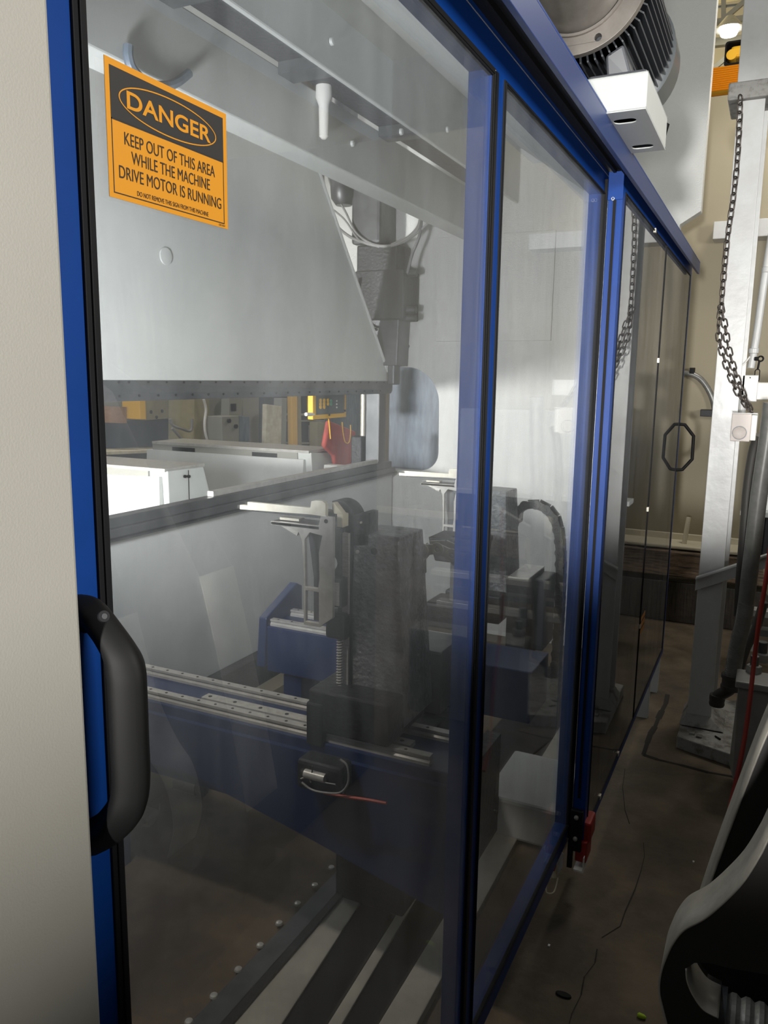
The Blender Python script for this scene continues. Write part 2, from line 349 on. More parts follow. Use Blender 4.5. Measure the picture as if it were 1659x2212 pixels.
obj('end_cap', B(.009, .051, 2.3685, 2.3725, 2.045, 2.12), 'blue', d2, bevel=.001)
c_ = onY(1324, 429, 2.370)
sw = obj('screw', MB().lathe((c_.x, 2.372, c_.z), 'y', [(0, .0055), (-.003, .0050), (-.004, .0035), (-.0025, .0018)], 16), 'bright', d2, smooth=True)
obj('seal_strip', B(.001, .009, 2.363, 2.3725, .10, 2.10), 'rubber', d2)
obj('rubber_seal', gasket(Y4, Y5-.004, .004, .044, .0505, ZB2, ZT2), 'rubber', d2); obj('rubber_seal', gasket(Y5+.004, Y6, .006, .044, .0505, ZB2, ZT2), 'rubber', d2)
obj('clear_pane', B(.046, .050, Y4, Y5-.004, ZB2, ZT2), 'pane3', d2)
obj('clear_pane', B(.046, .050, Y5+.004, Y6, ZB2, ZT2), 'pane3', d2)
obj('pane_clip', B(.050, .054, 3.02, 3.04, ZT2-.008, ZT2+.006), 'bright', d2)
for zc in (1.62, 1.02, .52): obj('pane_clip', B(.050, .054, Y5-.009, Y5+.004, zc, zc+.018), 'bright', d2)
for yc in (2.62, 2.98): obj('pane_clip', B(.050, .0545, yc, yc+.02, ZB2-.006, ZB2+.008), 'bright', d2)
q0, q1 = onX(1381, 1374, .0505), onX(1392, 1322, .0505)
os_ = thing('warning_sticker', (.0505, q0.y, q0.z), 'small orange sticker with dark lines low on the furthest door pane', 'sticker')
obj('backing', B(.0501, .0506, Y5+.006, Y5+.15, q0.z, q1.z), 'sign_orange', os_)
for k in range(3): obj('dark_line', B(.0506, .0508, Y5+.015, Y5+.14, q0.z+.02+k*.03, q0.z+.028+k*.03), 'sign_black', os_)
# octagonal D-handle
hz = [(.050, 4.375, 1.330), (.075, 4.38, 1.328), (.120, 4.40, 1.270), (.122, 4.40, 1.150), (.080, 4.38, 1.095), (.050, 4.375, 1.092)]
hpts = []
for i in range(len(hz)-1):
    a, b = Vector(hz[i]), Vector(hz[i+1]); hpts += [a+(b-a)*t for t in (0, .15, .5, .85)]
hpts.append(Vector(hz[-1]))
obj('door_handle', MB().tube(hpts, .0085, 12), 'black', d2, smooth=True, label='black octagonal door handle')
# roller bracket at the foot of the post
rb = obj('roller_bracket', B(.008, .047, 2.352, 2.371, .065, .205), 'black_metal', d2, bevel=.003)
for zc in (.183, .110): obj('bolt', MB().lathe((.028, 2.352, zc), 'y', [(0, .0075), (-.005, .007), (-.007, .004)], 12), 'steel', rb, smooth=True)
obj('bracket_leg', B(.006, .022, 2.350, 2.362, .006, .10), 'black_metal', d2)
st = thing('door_switch', (.04, 2.45, 0), 'red safety switch block on white feet under the blue post', 'switch')
obj('red_body', B(.028, .064, 2.36, 2.44, .028, .10), 'red', st, bevel=.004); obj('red_cap', B(.040, .070, 2.375, 2.46, .09, .16), 'red', st, bevel=.008)
obj('white_foot', MB().plate('y', 2.345, 2.43, [(.028, .003), (.060, .003), (.0605, .055), (.0575, .055), (.0565, .0085), (.028, .0085)]), 'whiteplastic', st)
s2 = thing('door_sensor', (-.01, 2.32, 0), 'small white sensor plate with cream plug and looped wire, left of the red switch', 'sensor')
obj('white_plate', MB().plate('y', 2.30, 2.304, [(-.016, .066), (-.002, .083), (.004, .080), (.004, .035), (-.010, .004)]), 'whiteplastic', s2)
obj('white_top', MB().hexa([(-.018, 2.25, .062), (-.001, 2.25, .078), (-.001, 2.305, .078), (-.018, 2.305, .062), (-.018, 2.25, .066), (-.001, 2.25, .083), (-.001, 2.305, .083), (-.018, 2.305, .066)]), 'whiteplastic', s2)
obj('red_block', B(-.03, -.014, 2.27, 2.298, .030, .062), 'red', s2, bevel=.003)
obj('cream_plug', MB().cyl((-.026, 2.29, .040), (-.018, 2.275, .006), .011, 16), 'cream_plug', s2, smooth=True)
obj('wire_loop', MB().tube(smooth_path([(-.018, 2.28, .008), (-.030, 2.25, .003), (-.020, 2.20, .003), (.0, 2.21, .003), (.0, 2.26, .02)], 6), .0022, 8), 'cream_plug', s2, smooth=True)
for (ya, yb2) in ((3.95, 3.99), (4.32, 4.36)): obj('guide_foot', B(-.02, .045, ya, yb2, FL, .083), 'white', d2, bevel=.002)
# ------------------------------------------------------------------ header beam and tracks
hb = thing('door_header', (.04, 1.9, 2.14), 'long blue header beam over both sliding doors', 'beam')
obj('front_cover', B(.075, .086, -.4, 4.41, 2.082, 2.136), 'sheen_blue', hb, bevel=.0012)
obj('top_cover', B(-.06, .086, -.4, 4.41, 2.136, 2.140), 'blue', hb)
obj('track', B(-.02, .075, -.4, 4.40, 2.128, 2.136), 'black_metal', hb)
obj('track_rib', B(.022, .030, -.4, 2.372, 2.116, 2.128), 'rubber', hb); obj('track_rib', B(.052, .058, -.4, 2.372, 2.108, 2.128), 'rubber', hb)
obj('light_strip', B(-.03, .004, -.4, 2.372, 2.138, 2.142), 'beige_light', hb)
obj('brush_strip', B(.0, .0065, -.4, 2.372, 2.1365, 2.1445), 'beige_light', hb)
rv = obj('rivet', MB().lathe((.066, .9, 2.128), 'z', [(0, .0030), (-.002, .0024), (-.003, .001)], 8), 'bright', hb, smooth=True)
for k in range(1, 18):
    c = rv.copy(); COL.objects.link(c); c.location.y += k*.085
# ------------------------------------------------------------------ motor and slotted box over the header
mo = thing('electric_motor', (-.01, 1.85, 2.29), 'big dark finned electric motor with grey flange over the header', 'motor')
MC = (-.01, 1.97, 2.45)
fl = MB(); holes = [circ(MC[0]+.143*math.cos(a), MC[2]+.143*math.sin(a), .0085, 14) for a in [math.radians(22.5+45*k) for k in range(8)]]
fl.plate('y', 1.97, 1.99, circ(MC[0], MC[2], .163, 72), [circ(MC[0], MC[2], .118, 60)] + holes)
obj('flange', fl, 'flange', mo, smooth=False, bevel=.0015)
obj('flange_lip', MB().plate('y', 1.962, 1.972, circ(MC[0], MC[2], .124, 60), [circ(MC[0], MC[2], .118, 60)]), 'flange', mo)
obj('bell_housing', MB().lathe((MC[0], 1.97, MC[2]), 'y', [(.03, .119), (0, .119), (-.02, .108), (-.035, .10), (-.20, .07), (-.22, .045)], 48), 'flange', mo, smooth=True)
obj('flange_backing', MB().lathe((MC[0], 1.992, MC[2]), 'y', [(0, .150), (.03, .145)], 48), 'motor', mo, smooth=True)
obj('motor_body', MB().lathe((MC[0], 2.0, MC[2]), 'y', [(0, .118), (.02, .128), (.48, .128), (.50, .12)], 48), 'motor', mo, smooth=True)
fn = MB()
for k in range(56):
    a = 2*math.pi*k/56; c, s_ = math.cos(a), math.sin(a); n = Vector((-s_, 0, c))*.0018; r1, r2 = .126, .156
    a_, b_ = Vector((c*r1+MC[0], 2.03, s_*r1+MC[2])), Vector((c*r2+MC[0], 2.045, s_*r2+MC[2]))
    a2, b2 = Vector((a_.x, 2.46, a_.z)), Vector((b_.x, 2.45, b_.z))
    fn.hexa([a_-n, a_+n, a2+n, a2-n, b_-n, b_+n, b2+n, b2-n])
obj('cooling_fins', fn, 'motor', mo)
obj('fan_cover', MB().lathe((MC[0], 2.46, MC[2]), 'y', [(0, .150), (.005, .162), (.13, .160), (.15, .14), (.152, .01)], 48), 'fancover', mo, smooth=True)
obj('eye_boss', MB().hexa([(.045, 2.06, 2.31), (.085, 2.06, 2.33), (.085, 2.20, 2.33), (.045, 2.20, 2.31), (.05, 2.08, 2.24), (.11, 2.08, 2.25), (.11, 2.20, 2.25), (.05, 2.20, 2.24)]), 'motor', mo, bevel=.006)
obj('mounting_foot', B(.02, .155, 1.99, 2.27, 2.212, 2.245), 'motor', mo, bevel=.008)
bx = thing('slotted_box', (.03, 2.08, 2.133), 'small white metal box with two oblong slots underneath, below the motor', 'box')
def slot(cx, cy, w, h): return rrect(cx-w/2, cx+w/2, cy-h/2, cy+h/2, h*.42, 6)
s1 = onZ(1352, 262, 2.133); s3 = onZ(1388, 317, 2.133)
o_ = [(-.055, 1.91), (.17, 1.91), (.17, 2.257), (-.055, 2.257)]
obj('bottom_plate', MB().plate('z', 2.133, 2.136, o_, [slot(s1.x-.002, s1.y, .050, .034), slot(s3.x, s3.y, .052, .034)]), 'white', bx, bevel=.001)
obj('slot_shade', B(-.045, .16, 1.92, 2.245, 2.15, 2.20), 'rubber', bx)  # black block painted in for the darkness inside the slots
obj('side_walls', MB().plate('z', 2.136, 2.210, o_, [[(-.051, 1.914), (.166, 1.914), (.166, 2.253), (-.051, 2.253)]]), 'white', bx, bevel=.004)
obj('cable_gland', MB().cyl((.15, 2.263, 2.16), (.16, 2.263, 2.20), .016, 16), 'black', bx, smooth=True)
# ------------------------------------------------------------------ press brake
pb = thing('press_brake', (-1.8, 2.4, 0), 'large white press brake standing inside the guarded enclosure', 'machine')
obj('ram', MB().plate('x', -1.88, -1.80, [(-.9, 1.52), (4.72, 1.52), (4.715, 1.60), (3.735, 2.745), (3.55, 3.4), (-.9, 3.4)]), 'white', pb, bevel=.004)
obj('ram_edge_rail', MB().tube([(-1.795, 4.72, 1.585), (-1.795, 3.74, 2.74), (-1.795, 3.62, 3.1)], .009, 8), 'white', pb)
cl = obj('ram_clamp', MB().plate('x', -1.86, -1.785, [(-.9, 1.522), (4.77, 1.522)] + circ(4.74, 1.478, .035, 6, 0, -90) + [(-.9, 1.44)]), 'tool', pb, bevel=.003)
bh = obj('bolt', MB().lathe((-1.785, 2.32, 1.515), 'x', [(0, .005), (.004, .0045), (.005, .002)], 8), 'rubber', cl)
bh2 = obj('bolt', MB().lathe((-1.785, 2.32, 1.462), 'x', [(0, .0055), (.004, .005), (.005, .002)], 8), 'rubber', cl)
for k in range(1, 44):
    c = (bh if k % 2 else bh2).copy(); COL.objects.link(c); c.location.y += k*.054
obj('ram_side_bracket', MB().box(-1.79, -1.74, 4.70, 4.80, 1.50, 1.66), 'tool', pb, bevel=.01)
bl = MB().lathe((-1.797, 2.62, 2.02), 'x', [(0, .035), (.006, .034), (.008, .02)], 20)
obj('ram_plug', bl, 'white', pb, smooth=True)
obj('lifting_hoop', MB().tube(smooth_path([onX(*q, -1.18) for q in ((277, 98), (277, 122), (287, 150), (318, 180), (358, 186), (385, 176), (408, 158))], 6), .014, 8), 'bluegrey', pb, smooth=True)
obj('bed', B(-1.92, -1.80, -.9, 4.82, .15, .93), 'white', pb, bevel=.004)
obj('bed_plinth', B(-1.90, -1.74, -.9, 4.82, FL, .15), 'darkcast', pb)
obj('tool_rail', B(-1.86, -1.765, -.9, 4.80, .905, .955), 'tool', pb, bevel=.003)
obj('die_holder', B(-1.85, -1.785, -.9, 4.78, .955, .995), 'tool', pb, bevel=.003)
obj('lower_die', B(-1.835, -1.80, 2.9, 4.6, .995, 1.02), 'steel', pb, bevel=.002)
obj('shim_strip', B(-1.762, -1.755, -.9, 4.8, .918, .924), 'black_metal', pb)
fo = [(.03, 3.62), (.03, 2.47), (-.075, 2.405), (-.075, FL), (-2.35, FL), (-2.35, .93), (-1.62, .93)] + circ(-1.60, 1.06, .12, 6, 280, 360) + circ(-1.72, 1.38, .235, 12, 0, 90) + [(-2.35, 1.62), (-2.35, 3.62)]
obj('side_frame', MB().plate('y', 4.85, 4.93, fo), 'frame_white', pb, bevel=.003)
for (a, b) in ((953, 520), (950, 668), (880, 748), (952, 567)):
    q_ = onY(a, b, 4.845)
    obj('frame_hole', MB().cyl((q_.x, 4.842, q_.z), (q_.x, 4.851, q_.z), .014, 14), 'tool', pb)
q_ = onY(945, 470, 4.82)
obj('frame_cover_plate', B(q_.x, q_.x+.75, 4.835, 4.852, 1.78, 2.42), 'frame_white', pb, bevel=.002)
obj('cross_beam', B(-1.32, -1.20, -.9, 4.84, 2.385, 2.625), 'white', pb, bevel=.006)
obj('upper_beam', B(-1.02, -1.00, -.9, 4.84, 2.587, 2.93), 'white', pb, bevel=.006)
obj('gap_shade', B(-1.20, -1.02, -.9, 4.84, 2.64, 2.66), 'darkcast', pb)  # dark sheet standing in for the shaded gap between the two beams
for k, yy in enumerate((1.9, 2.55, 3.35)):
    obj('beam_spacer', B(-1.2, -1.02, yy, yy+.10, 2.60, 2.64), 'tool', pb)
for (a, b) in ((715, 90), (865, 285), (760, 310), (965, 280)):
    q_ = onX(a, b, -.998 if b < 300 and a != 760 else -1.198)
    obj('bolt', MB().lathe((q_.x, q_.y, q_.z), 'x', [(0, .014), (.01, .012), (.012, .006)], 12), 'white', pb, smooth=True)
obj('roof_sheet', MB().hexa([(-1.0, -.4, 2.90), (-.10, -.4, 2.27), (-.10, 4.84, 2.27), (-1.0, 4.84, 2.90), (-1.0, -.4, 2.91), (-.10, -.4, 2.28), (-.10, 4.84, 2.28), (-1.0, 4.84, 2.91)]), 'white', pb)
obj('roof_edge', B(-.10, -.06, -.4, 4.40, 2.14, 2.28), 'white', pb)
# sensor on the cross beam
q_ = onX(690, 200, -1.19)
obj('beam_sensor', MB().lathe((-1.17, q_.y, q_.z), 'z', [(.05, .03), (-.02, .032), (-.05, .02), (-.16, .018), (-.17, .008)], 16), 'whiteplastic', pb, smooth=True)
# cylinder, valve block, pistons, cables on the far side frame
Yc = 4.70
a = onY(735, 330, Yc); b = onY(765, 445, Yc)
obj('hydraulic_cylinder', MB().lathe(((a.x+b.x)/2+.02, 4.62, b.z-.01), 'z', [(.75, .085), (.10, .085), (.04, .08), (0, .05)], 28), 'tool', pb, smooth=True)
a = onY(775, 350, Yc); b = onY(835, 530, Yc)
obj('valve_manifold', B(a.x, b.x, 4.60, 4.84, b.z, 2.95), 'tool', pb, bevel=.02)
a = onY(783, 535, Yc); b = onY(868, 592, Yc)
obj('valve_coil', B(a.x, b.x, 4.62, 4.84, b.z, a.z), 'darkcast', pb, bevel=.01)
a = onY(782, 590, Yc); b = onY(885, 692, Yc)
vb = obj('valve_block', B(a.x, b.x, 4.60, 4.84, b.z, a.z), 'darkcast', pb, bevel=.008)
for zz in (a.z-.02, b.z+.06, b.z+.01): obj('fitting', MB().cyl((b.x-.01, 4.66, zz), (b.x+.06, 4.66, zz), .022, 12), 'tool', vb, smooth=True)
a = onY(805, 690, Yc); b = onY(865, 790, Yc)
obj('piston_guide', MB().hexa([(a.x+.02, 4.66, b.z), (b.x-.01, 4.66, b.z), (b.x-.01, 4.84, b.z), (a.x+.02, 4.84, b.z), (a.x-.03, 4.66, a.z), (b.x, 4.66, a.z), (b.x, 4.84, a.z), (a.x-.03, 4.84, a.z)]), 'tool', pb, bevel=.005)
a = onY(776, 862, 4.72); b = onY(793, 1005, 4.72)
obj('guide_rod', MB().cyl((a.x+.03, 4.72, b.z), (a.x+.03, 4.72, 1.46), .016, 16), 'bright', pb, smooth=True)
obj('guide_post', B(a.x+.06, a.x+.16, 4.70, 4.80, b.z-.02, 1.46), 'tool', pb, bevel=.004)
obj('guide_block', B(a.x-.03, a.x+.05, 4.66, 4.76, b.z-.02, 1.16), 'darkcast', pb, bevel=.01)
def cab(pts, r, y=4.58, m='cable', n='cable'):
    q_ = [onY(a_, b_, y + .0*i) for i, (a_, b_) in enumerate(pts)]
    return obj(n, MB().tube(smooth_path(q_, 6), r, 8), m, pb, smooth=True)
cab([(668, 305), (685, 360), (697, 420), (716, 470), (740, 500), (775, 520), (830, 532), (870, 522), (905, 490), (912, 430)], .009)
cab([(698, 330), (715, 400), (745, 455), (772, 505), (815, 530), (870, 524), (905, 500), (930, 478), (955, 470)], .007)
cab([(716, 450), (745, 475), (778, 520), (820, 534)], .006); cab([(912, 425), (908, 500), (890, 550), (880, 590)], .010, m='tool')
cab([(678, 310), (700, 395), (712, 450), (722, 480)], .006); cab([(776, 600), (772, 640), (784, 700), (815, 712)], .008, m='darkcast')
cab([(903, 425), (905, 480), (880, 512), (845, 528)], .006)
# ------------------------------------------------------------------ blue gauge beams and towers
def hexbolt(mb, c, ax, r=.006, h=.004): return mb.lathe(c, ax, [(0, r), (h, r*.9)], 6)
def rails(parent, x0, x1, y0, zt, m='steel'):
    for yy in (y0+.012, y0+.155):
        rl = obj('linear_rail', MB().plate('x', x0, x1, [(yy-.012, zt), (yy+.012, zt), (yy+.012, zt+.008), (yy+.007, zt+.014), (yy+.012, zt+.020), (yy+.012, zt+.026), (yy-.012, zt+.026), (yy-.012, zt+.020), (yy-.007, zt+.014), (yy-.012, zt+.008)]), m, parent)
        for k in range(int((x1-x0)/.06)):
            obj('rail_bolt', MB().lathe((x0+.03+k*.06, yy, zt+.0262), 'z', [(0, .0045), (.0006, .004)], 8), 'rubber', rl)
ga = thing('gauge_beam', (-.6, 1.75, 0), 'nearer blue gauge beam with bright rails reaching toward the bed', 'beam')
zt = .590
obj('beam_body', B(-1.45, -.10, 1.705, 1.905, .36, zt), 'blue_dark', ga, bevel=.004)
obj('lower_web', MB().plate('y', 1.69, 1.705, [(-.10, .36), (-.10, .20), (-.50, .30), (-.95, .40), (-1.45, .40), (-1.45, .56), (-.10, .56)]), 'blue_dark', ga)
rails(ga, -1.40, -.22, 1.715, zt)
obj('rack_strip', B(-.98, -.30, 1.775, 1.810, zt, zt+.012), 'alu', ga)
for k in range(8): obj('rack_bolt', MB().lathe((-.96+k*.09, 1.792, zt+.0125), 'z', [(0, .006), (.0006, .0055)], 12), 'rubber', ga)
obj('end_plate', B(-.14, -.10, 1.69, 1.92, .34, .62), 'darkcast', ga)
for (xx, hh_) in ((-1.42, .36),): obj('support_leg', B(xx-.05, xx+.03, 1.73, 1.88, FL, hh_), 'blue_dark', ga)
gb = thing('gauge_beam', (-.9, 2.45, 0), 'further blue gauge beam with upturned end plate, behind the nearer tower', 'beam')
zb = .60
obj('beam_body', B(-1.20, -.16, 2.44, 2.66, .42, zb), 'blue_dark', gb, bevel=.004)
obj('end_plate', MB().plate('x', -1.235, -1.20, [(2.42, .44), (2.70, .44), (2.70, .70), (2.66, .72), (2.44, .63)]), 'blue_dark', gb, bevel=.004)
rails(gb, -1.19, -.45, 2.45, zb)
for (xx, hh_) in ((-.50, .40), (-1.1, .40)): obj('support_leg', B(xx-.05, xx+.03, 2.48, 2.62, FL, hh_), 'blue_dark', gb)
def tower(P0, s, label, glabel, full=True):
    """cast tower with lift slide, bracket and stop finger; P0 = (x of front left corner, y front, z base), s scale"""
    x0, y0 = P0
    t = thing('gauge_tower', (x0+.08, y0+.1, .62), label, 'machine part')
    zT = 1.150
    obj('tower_casting', MB().hexa([(x0, y0, .64), (x0+.165, y0, .64), (x0+.165, y0+.20, .64), (x0, y0+.20, .64), (x0+.012, y0, zT), (x0+.142, y0, zT), (x0+.142, y0+.155, zT-.004), (x0+.012, y0+.155, zT-.004)]), 'cast', t, bevel=.004)
    obj('tower_hole', MB().cyl((x0+.072, y0-.001, 1.106), (x0+.072, y0+.02, 1.106), .0095, 18), 'rubber', t)
    obj('pin', MB().lathe((x0+.024, y0, 1.099), 'y', [(0, .0055), (-.003, .005), (-.004, .003)], 12), 'steel', t)
    obj('slide_rail', B(x0-.016, x0+.004, y0-.012, y0+.012, .70, 1.148), 'alu', t, bevel=.002)
    obj('slide_backing', B(x0-.004, x0+.010, y0-.004, y0+.10, .66, 1.15), 'darkcast', t)
    obj('base_block', B(x0-.075, x0+.16, y0-.085, y0+.16, .62, .735), 'darkcast', t, bevel=.006)
    obj('saddle', B(x0-.08, x0-.03, y0-.09, y0+.14, .58, .70), 'darkcast', t, bevel=.006)
    sp = [Vector((x0-.016+.008*math.cos(k*.9), y0-.02+.008*math.sin(k*.9), .72+k*.0011)) for k in range(140)]
    obj('lift_screw', MB().tube(sp, .0022, 6), 'steel', t, smooth=True)
    obj('screw_core', MB().cyl((x0-.016, y0-.02, .70), (x0-.016, y0-.02, .90), .0065, 12), 'tool', t)
    obj('nut_housing', B(x0-.055, x0+.006, y0-.035, y0+.02, .862, .935), 'darkcast', t, bevel=.01)
    obj('slide_carriage', B(x0-.040, x0+.001, y0-.045, y0+.004, .955, 1.032), 'tool', t, bevel=.002)
    obj('carriage_face', B(x0-.032, x0-.004, y0-.049, y0-.044, .962, 1.022), 'alu', t)
    yb = y0-.06
    out = [(x0-.205, 1.169), (x0-.205, 1.159), (x0-.150, 1.1585), (x0-.120, 1.150), (x0-.109, 1.126), (x0-.104, 1.04), (x0-.104, .90), (x0-.09, .90), (x0-.055, .90), (x0-.016, .93), (x0-.016, 1.196), (x0-.052, 1.197), (x0-.059, 1.170)]
    hol = [[(x0-.098, 1.004), (x0-.060, 1.004), (x0-.056, 1.03), (x0-.058, 1.10), (x0-.048, 1.145), (x0-.085, 1.150), (x0-.100, 1.130)][::-1], [(x0-.098, .994), (x0-.058, .994), (x0-.058, .91), (x0-.098, .91)]]
    obj('finger_bracket', MB().plate('y', yb, yb+.012, out, hol), 'steel', t, bevel=.0012)
    obj('bracket_shelf', B(x0-.205, x0-.056, yb, yb+.075, 1.159, 1.169), 'tool', t, bevel=.0015)
    obj('bracket_back', MB().plate('y', yb+.045, yb+.058, [(x0-.12, 1.158), (x0-.100, 1.02), (x0-.100, .90), (x0-.02, .90), (x0-.02, 1.158)], [circ(x0-.050, 1.065, .022, 20), circ(x0-.050, .945, .024, 20)]), 'tool', t, bevel=.0012)
    obj('gusset', MB().hexa([(x0-.172, yb+.002, 1.158), (x0-.125, yb+.002, 1.137), (x0-.125, yb+.05, 1.137), (x0-.172, yb+.05, 1.158), (x0-.170, yb+.002, 1.160), (x0-.115, yb+.002, 1.160), (x0-.115, yb+.05, 1.160), (x0-.170, yb+.05, 1.160)]), 'alu', t)
    obj('bracket_hole', MB().cyl((x0-.036, yb-.001, 1.184), (x0-.036, yb+.002, 1.184), .0055, 16), 'rubber', t)
    f = obj('stop_finger', MB().plate('y', yb+.004, yb+.018, [(x0-.307, 1.203), (x0-.307, 1.191), (x0-.085, 1.196), (x0-.040, 1.195), (x0-.040, 1.228), (x0-.050, 1.235), (x0-.070, 1.235), (x0-.083, 1.231), (x0-.086, 1.214), (x0-.282, 1.213), (x0-.282, 1.203)]), 'bright', t, bevel=.001)
    obj('finger_top', B(x0-.28, x0-.04, yb+.018, yb+.062, 1.186, 1.205), 'tool', t, bevel=.002)
    obj('adjusting_tab', B(x0-.19, x0-.13, yb+.02, yb+.05, 1.171, 1.178), 'bright', t, bevel=.001)
    cr_ = circ(x0-.035, 1.178, .052, 16, 110, 20)
    obj('cable_guard', MB().plate('y', yb+.060, yb+.115, cr_ + [(x0+.04, 1.205), (x0+.055, 1.204), (x0+.055, 1.12), (x0-.02, 1.11), (x0-.05, 1.17)]), 'darkcast', t, bevel=.003)
    obj('sensor_block', B(x0-.022, x0-.004, yb+.03, yb+.062, 1.165, 1.200), 'cream', t, bevel=.002)
    obj('sensor_wedge', MB().hexa([(x0-.03, yb+.03, 1.200), (x0-.004, yb+.03, 1.200), (x0-.004, yb+.05, 1.200), (x0-.03, yb+.05, 1.200), (x0-.036, yb+.03, 1.228), (x0-.030, yb+.03, 1.228), (x0-.030, yb+.05, 1.228), (x0-.036, yb+.05, 1.228)]), 'cream', t)
    obj('side_pin', MB().cyl((x0+.034, yb+.056, 1.178), (x0+.034, yb+.061, 1.178), .003, 8), 'bright', t)
    return t
tower((-.488, 1.785), 1, 'dark cast iron gauge tower with stop finger on the nearer blue beam', '')
t2 = tower((-.60, 3.05), 1, 'rear gauge tower with stop finger, half hidden behind the pane divider', '')
t2.location.z -= .048
c = onY(700, 1675, 1.66)
mm = thing('drive_motor', (c.x, 1.66, c.z-.1), 'dark gear motor with looped wires hung below the nearer gauge beam', 'motor')
obj('motor_body', B(c.x-.06, c.x+.07, 1.62, 1.688, c.z-.03, c.z+.05), 'darkcast', mm, bevel=.01)
obj('motor_shaft', MB().cyl((c.x-.03, 1.615, c.z+.02), (c.x+.03, 1.615, c.z+.02), .012, 14), 'steel', mm, smooth=True)
def ccab(pts, y, r, m): return obj('wire', MB().tube(smooth_path([onY(a_, b_, y) for a_, b_ in pts], 6), r, 6), m, mm, smooth=True)
ccab([(652, 1690), (672, 1705), (700, 1712), (735, 1712), (752, 1690), (750, 1655), (735, 1640)], 1.61, .0028, 'cable')
ccab([(675, 1655), (676, 1680), (700, 1690), (725, 1695)], 1.61, .0022, 'tool')
ccab([(650, 1682), (665, 1678), (672, 1690)], 1.61, .0022, 'steel')
ccab([(700, 1712), (740, 1720), (790, 1727), (835, 1735)], 1.62, .004, 'redcable')
# energy chains
def energy_chain(path, label, w=.055, r=.021):
    t = thing('energy_chain', path[0], label, 'cable chain')
    P = smooth_path(path, 8); L_ = [0]
    for a_, b_ in zip(P, P[1:]): L_.append(L_[-1]+(b_-a_).length)
    def at(s):
        for i in range(len(P)-1):
            if L_[i+1] >= s: return P[i].lerp(P[i+1], (s-L_[i])/max(1e-9, L_[i+1]-L_[i]))
        return P[-1]
    pitch = .050; n = int(L_[-1]/pitch)
    for k in range(n):
        a_, b_ = at(k*pitch), at((k+1)*pitch); d = (b_-a_).normalized(); u_ = Vector((-d.z, 0, d.x))
        mb = MB()
        for yy in (-.006, w):
            mb.hexa([a_-u_*r*.8+Vector((0, yy, 0)), b_-u_*r*.7+Vector((0, yy, 0)), b_-u_*r*.7+Vector((0, yy+.008, 0)), a_-u_*r*.8+Vector((0, yy+.008, 0)), a_+u_*r*.8+Vector((0, yy, 0)), b_+u_*r*.7+Vector((0, yy, 0)), b_+u_*r*.7+Vector((0, yy+.008, 0)), a_+u_*r*.8+Vector((0, yy+.008, 0))])
        mb.hexa([a_-u_*r*.75, a_-u_*r*.75+d*.014, a_-u_*r*.75+d*.014+Vector((0, w, 0)), a_-u_*r*.75+Vector((0, w, 0)), a_-u_*r*.6, a_-u_*r*.6+d*.014, a_-u_*r*.6+d*.014+Vector((0, w, 0)), a_-u_*r*.6+Vector((0, w, 0))])
        lk = obj('chain_link', mb, 'hose', t)
        obj('link_disc', MB().lathe((a_.x, a_.y-.006, a_.z), 'y', [(0, r), (-.003, r*.95), (-.003, r*.45), (-.001, r*.4), (-.001, r*.2), (-.004, r*.18)], 20), 'hose', lk, smooth=True)
    return t
y = 2.15
energy_chain([onY(a_, b_, y) for a_, b_ in ((893, 1245), (896, 1200), (925, 1185), (962, 1190), (990, 1212), (1006, 1260), (1010, 1330))], 'arched link cable chain behind the nearer tower, seen left of the divider')
energy_chain([onY(a_, b_, 3.3) for a_, b_ in ((1112, 1130), (1118, 1100), (1145, 1090), (1172, 1095), (1196, 1120), (1207, 1165), (1209, 1230), (1206, 1320), (1200, 1420), (1195, 1520))], 'tall hanging cable chain curving down in the second pane')
# gearbox blocks behind tower 1
a_ = onZ(882, 1390, .66); b_ = onZ(968, 1368, .66); c_ = onZ(940, 1402, .66)
kb = thing('gearbox', (a_.x+.05, c_.y+.1, .5), 'dark square gearbox with flat grey lid, between the towers', 'gearbox')
obj('housing', B(c_.x-.12, c_.x+.03, c_.y-.02, c_.y+.17, .44, .655), 'darkcast', kb, bevel=.004)
obj('lid', B(c_.x-.12, c_.x+.03, c_.y-.02, c_.y+.17, .655, .66), 'tool', kb, bevel=.002)
a_ = onY(972, 1240, 2.75)
sc2 = thing('lift_screw_unit', (a_.x, 2.8, .6), 'vertical screw rising from a dark nut block, left of the divider', 'screw')
obj('screw', MB().cyl((a_.x, 2.8, .66), (a_.x, 2.8, .95), .017, 16), 'hose', sc2, smooth=True)
obj('nut_block', B(a_.x-.09, a_.x+.10, 2.72, 2.88, .60, .70), 'darkcast', sc2, bevel=.012)
obj('hanger', MB().hexa([(a_.x-.06, 2.74, .86), (a_.x+.10, 2.74, .86), (a_.x+.10, 2.9, .86), (a_.x-.06, 2.9, .86), (a_.x-.09, 2.74, .95), (a_.x+.12, 2.74, .95), (a_.x+.12, 2.9, .95), (a_.x-.09, 2.9, .95)]), 'darkcast', sc2, bevel=.005)
# servo block in pane 2
a_ = onY(1097, 1245, 3.0); b_ = onY(1142, 1245, 3.0)
sv = thing('servo_motor', ((a_.x+b_.x)/2, 3.1, .5), 'dark servo block with pale flat top behind the second pane', 'motor')
obj('body', B(a_.x, b_.x, 3.0, 3.25, .42, a_.z-.008), 'darkcast', sv, bevel=.004); obj('top_plate', B(a_.x, b_.x, 3.0, 3.25, a_.z-.008, a_.z), 'alu', sv, bevel=.002)
obj('stack', B(b_.x, b_.x+.05, 3.08, 3.25, .45, a_.z-.02), 'motor', sv, bevel=.006)
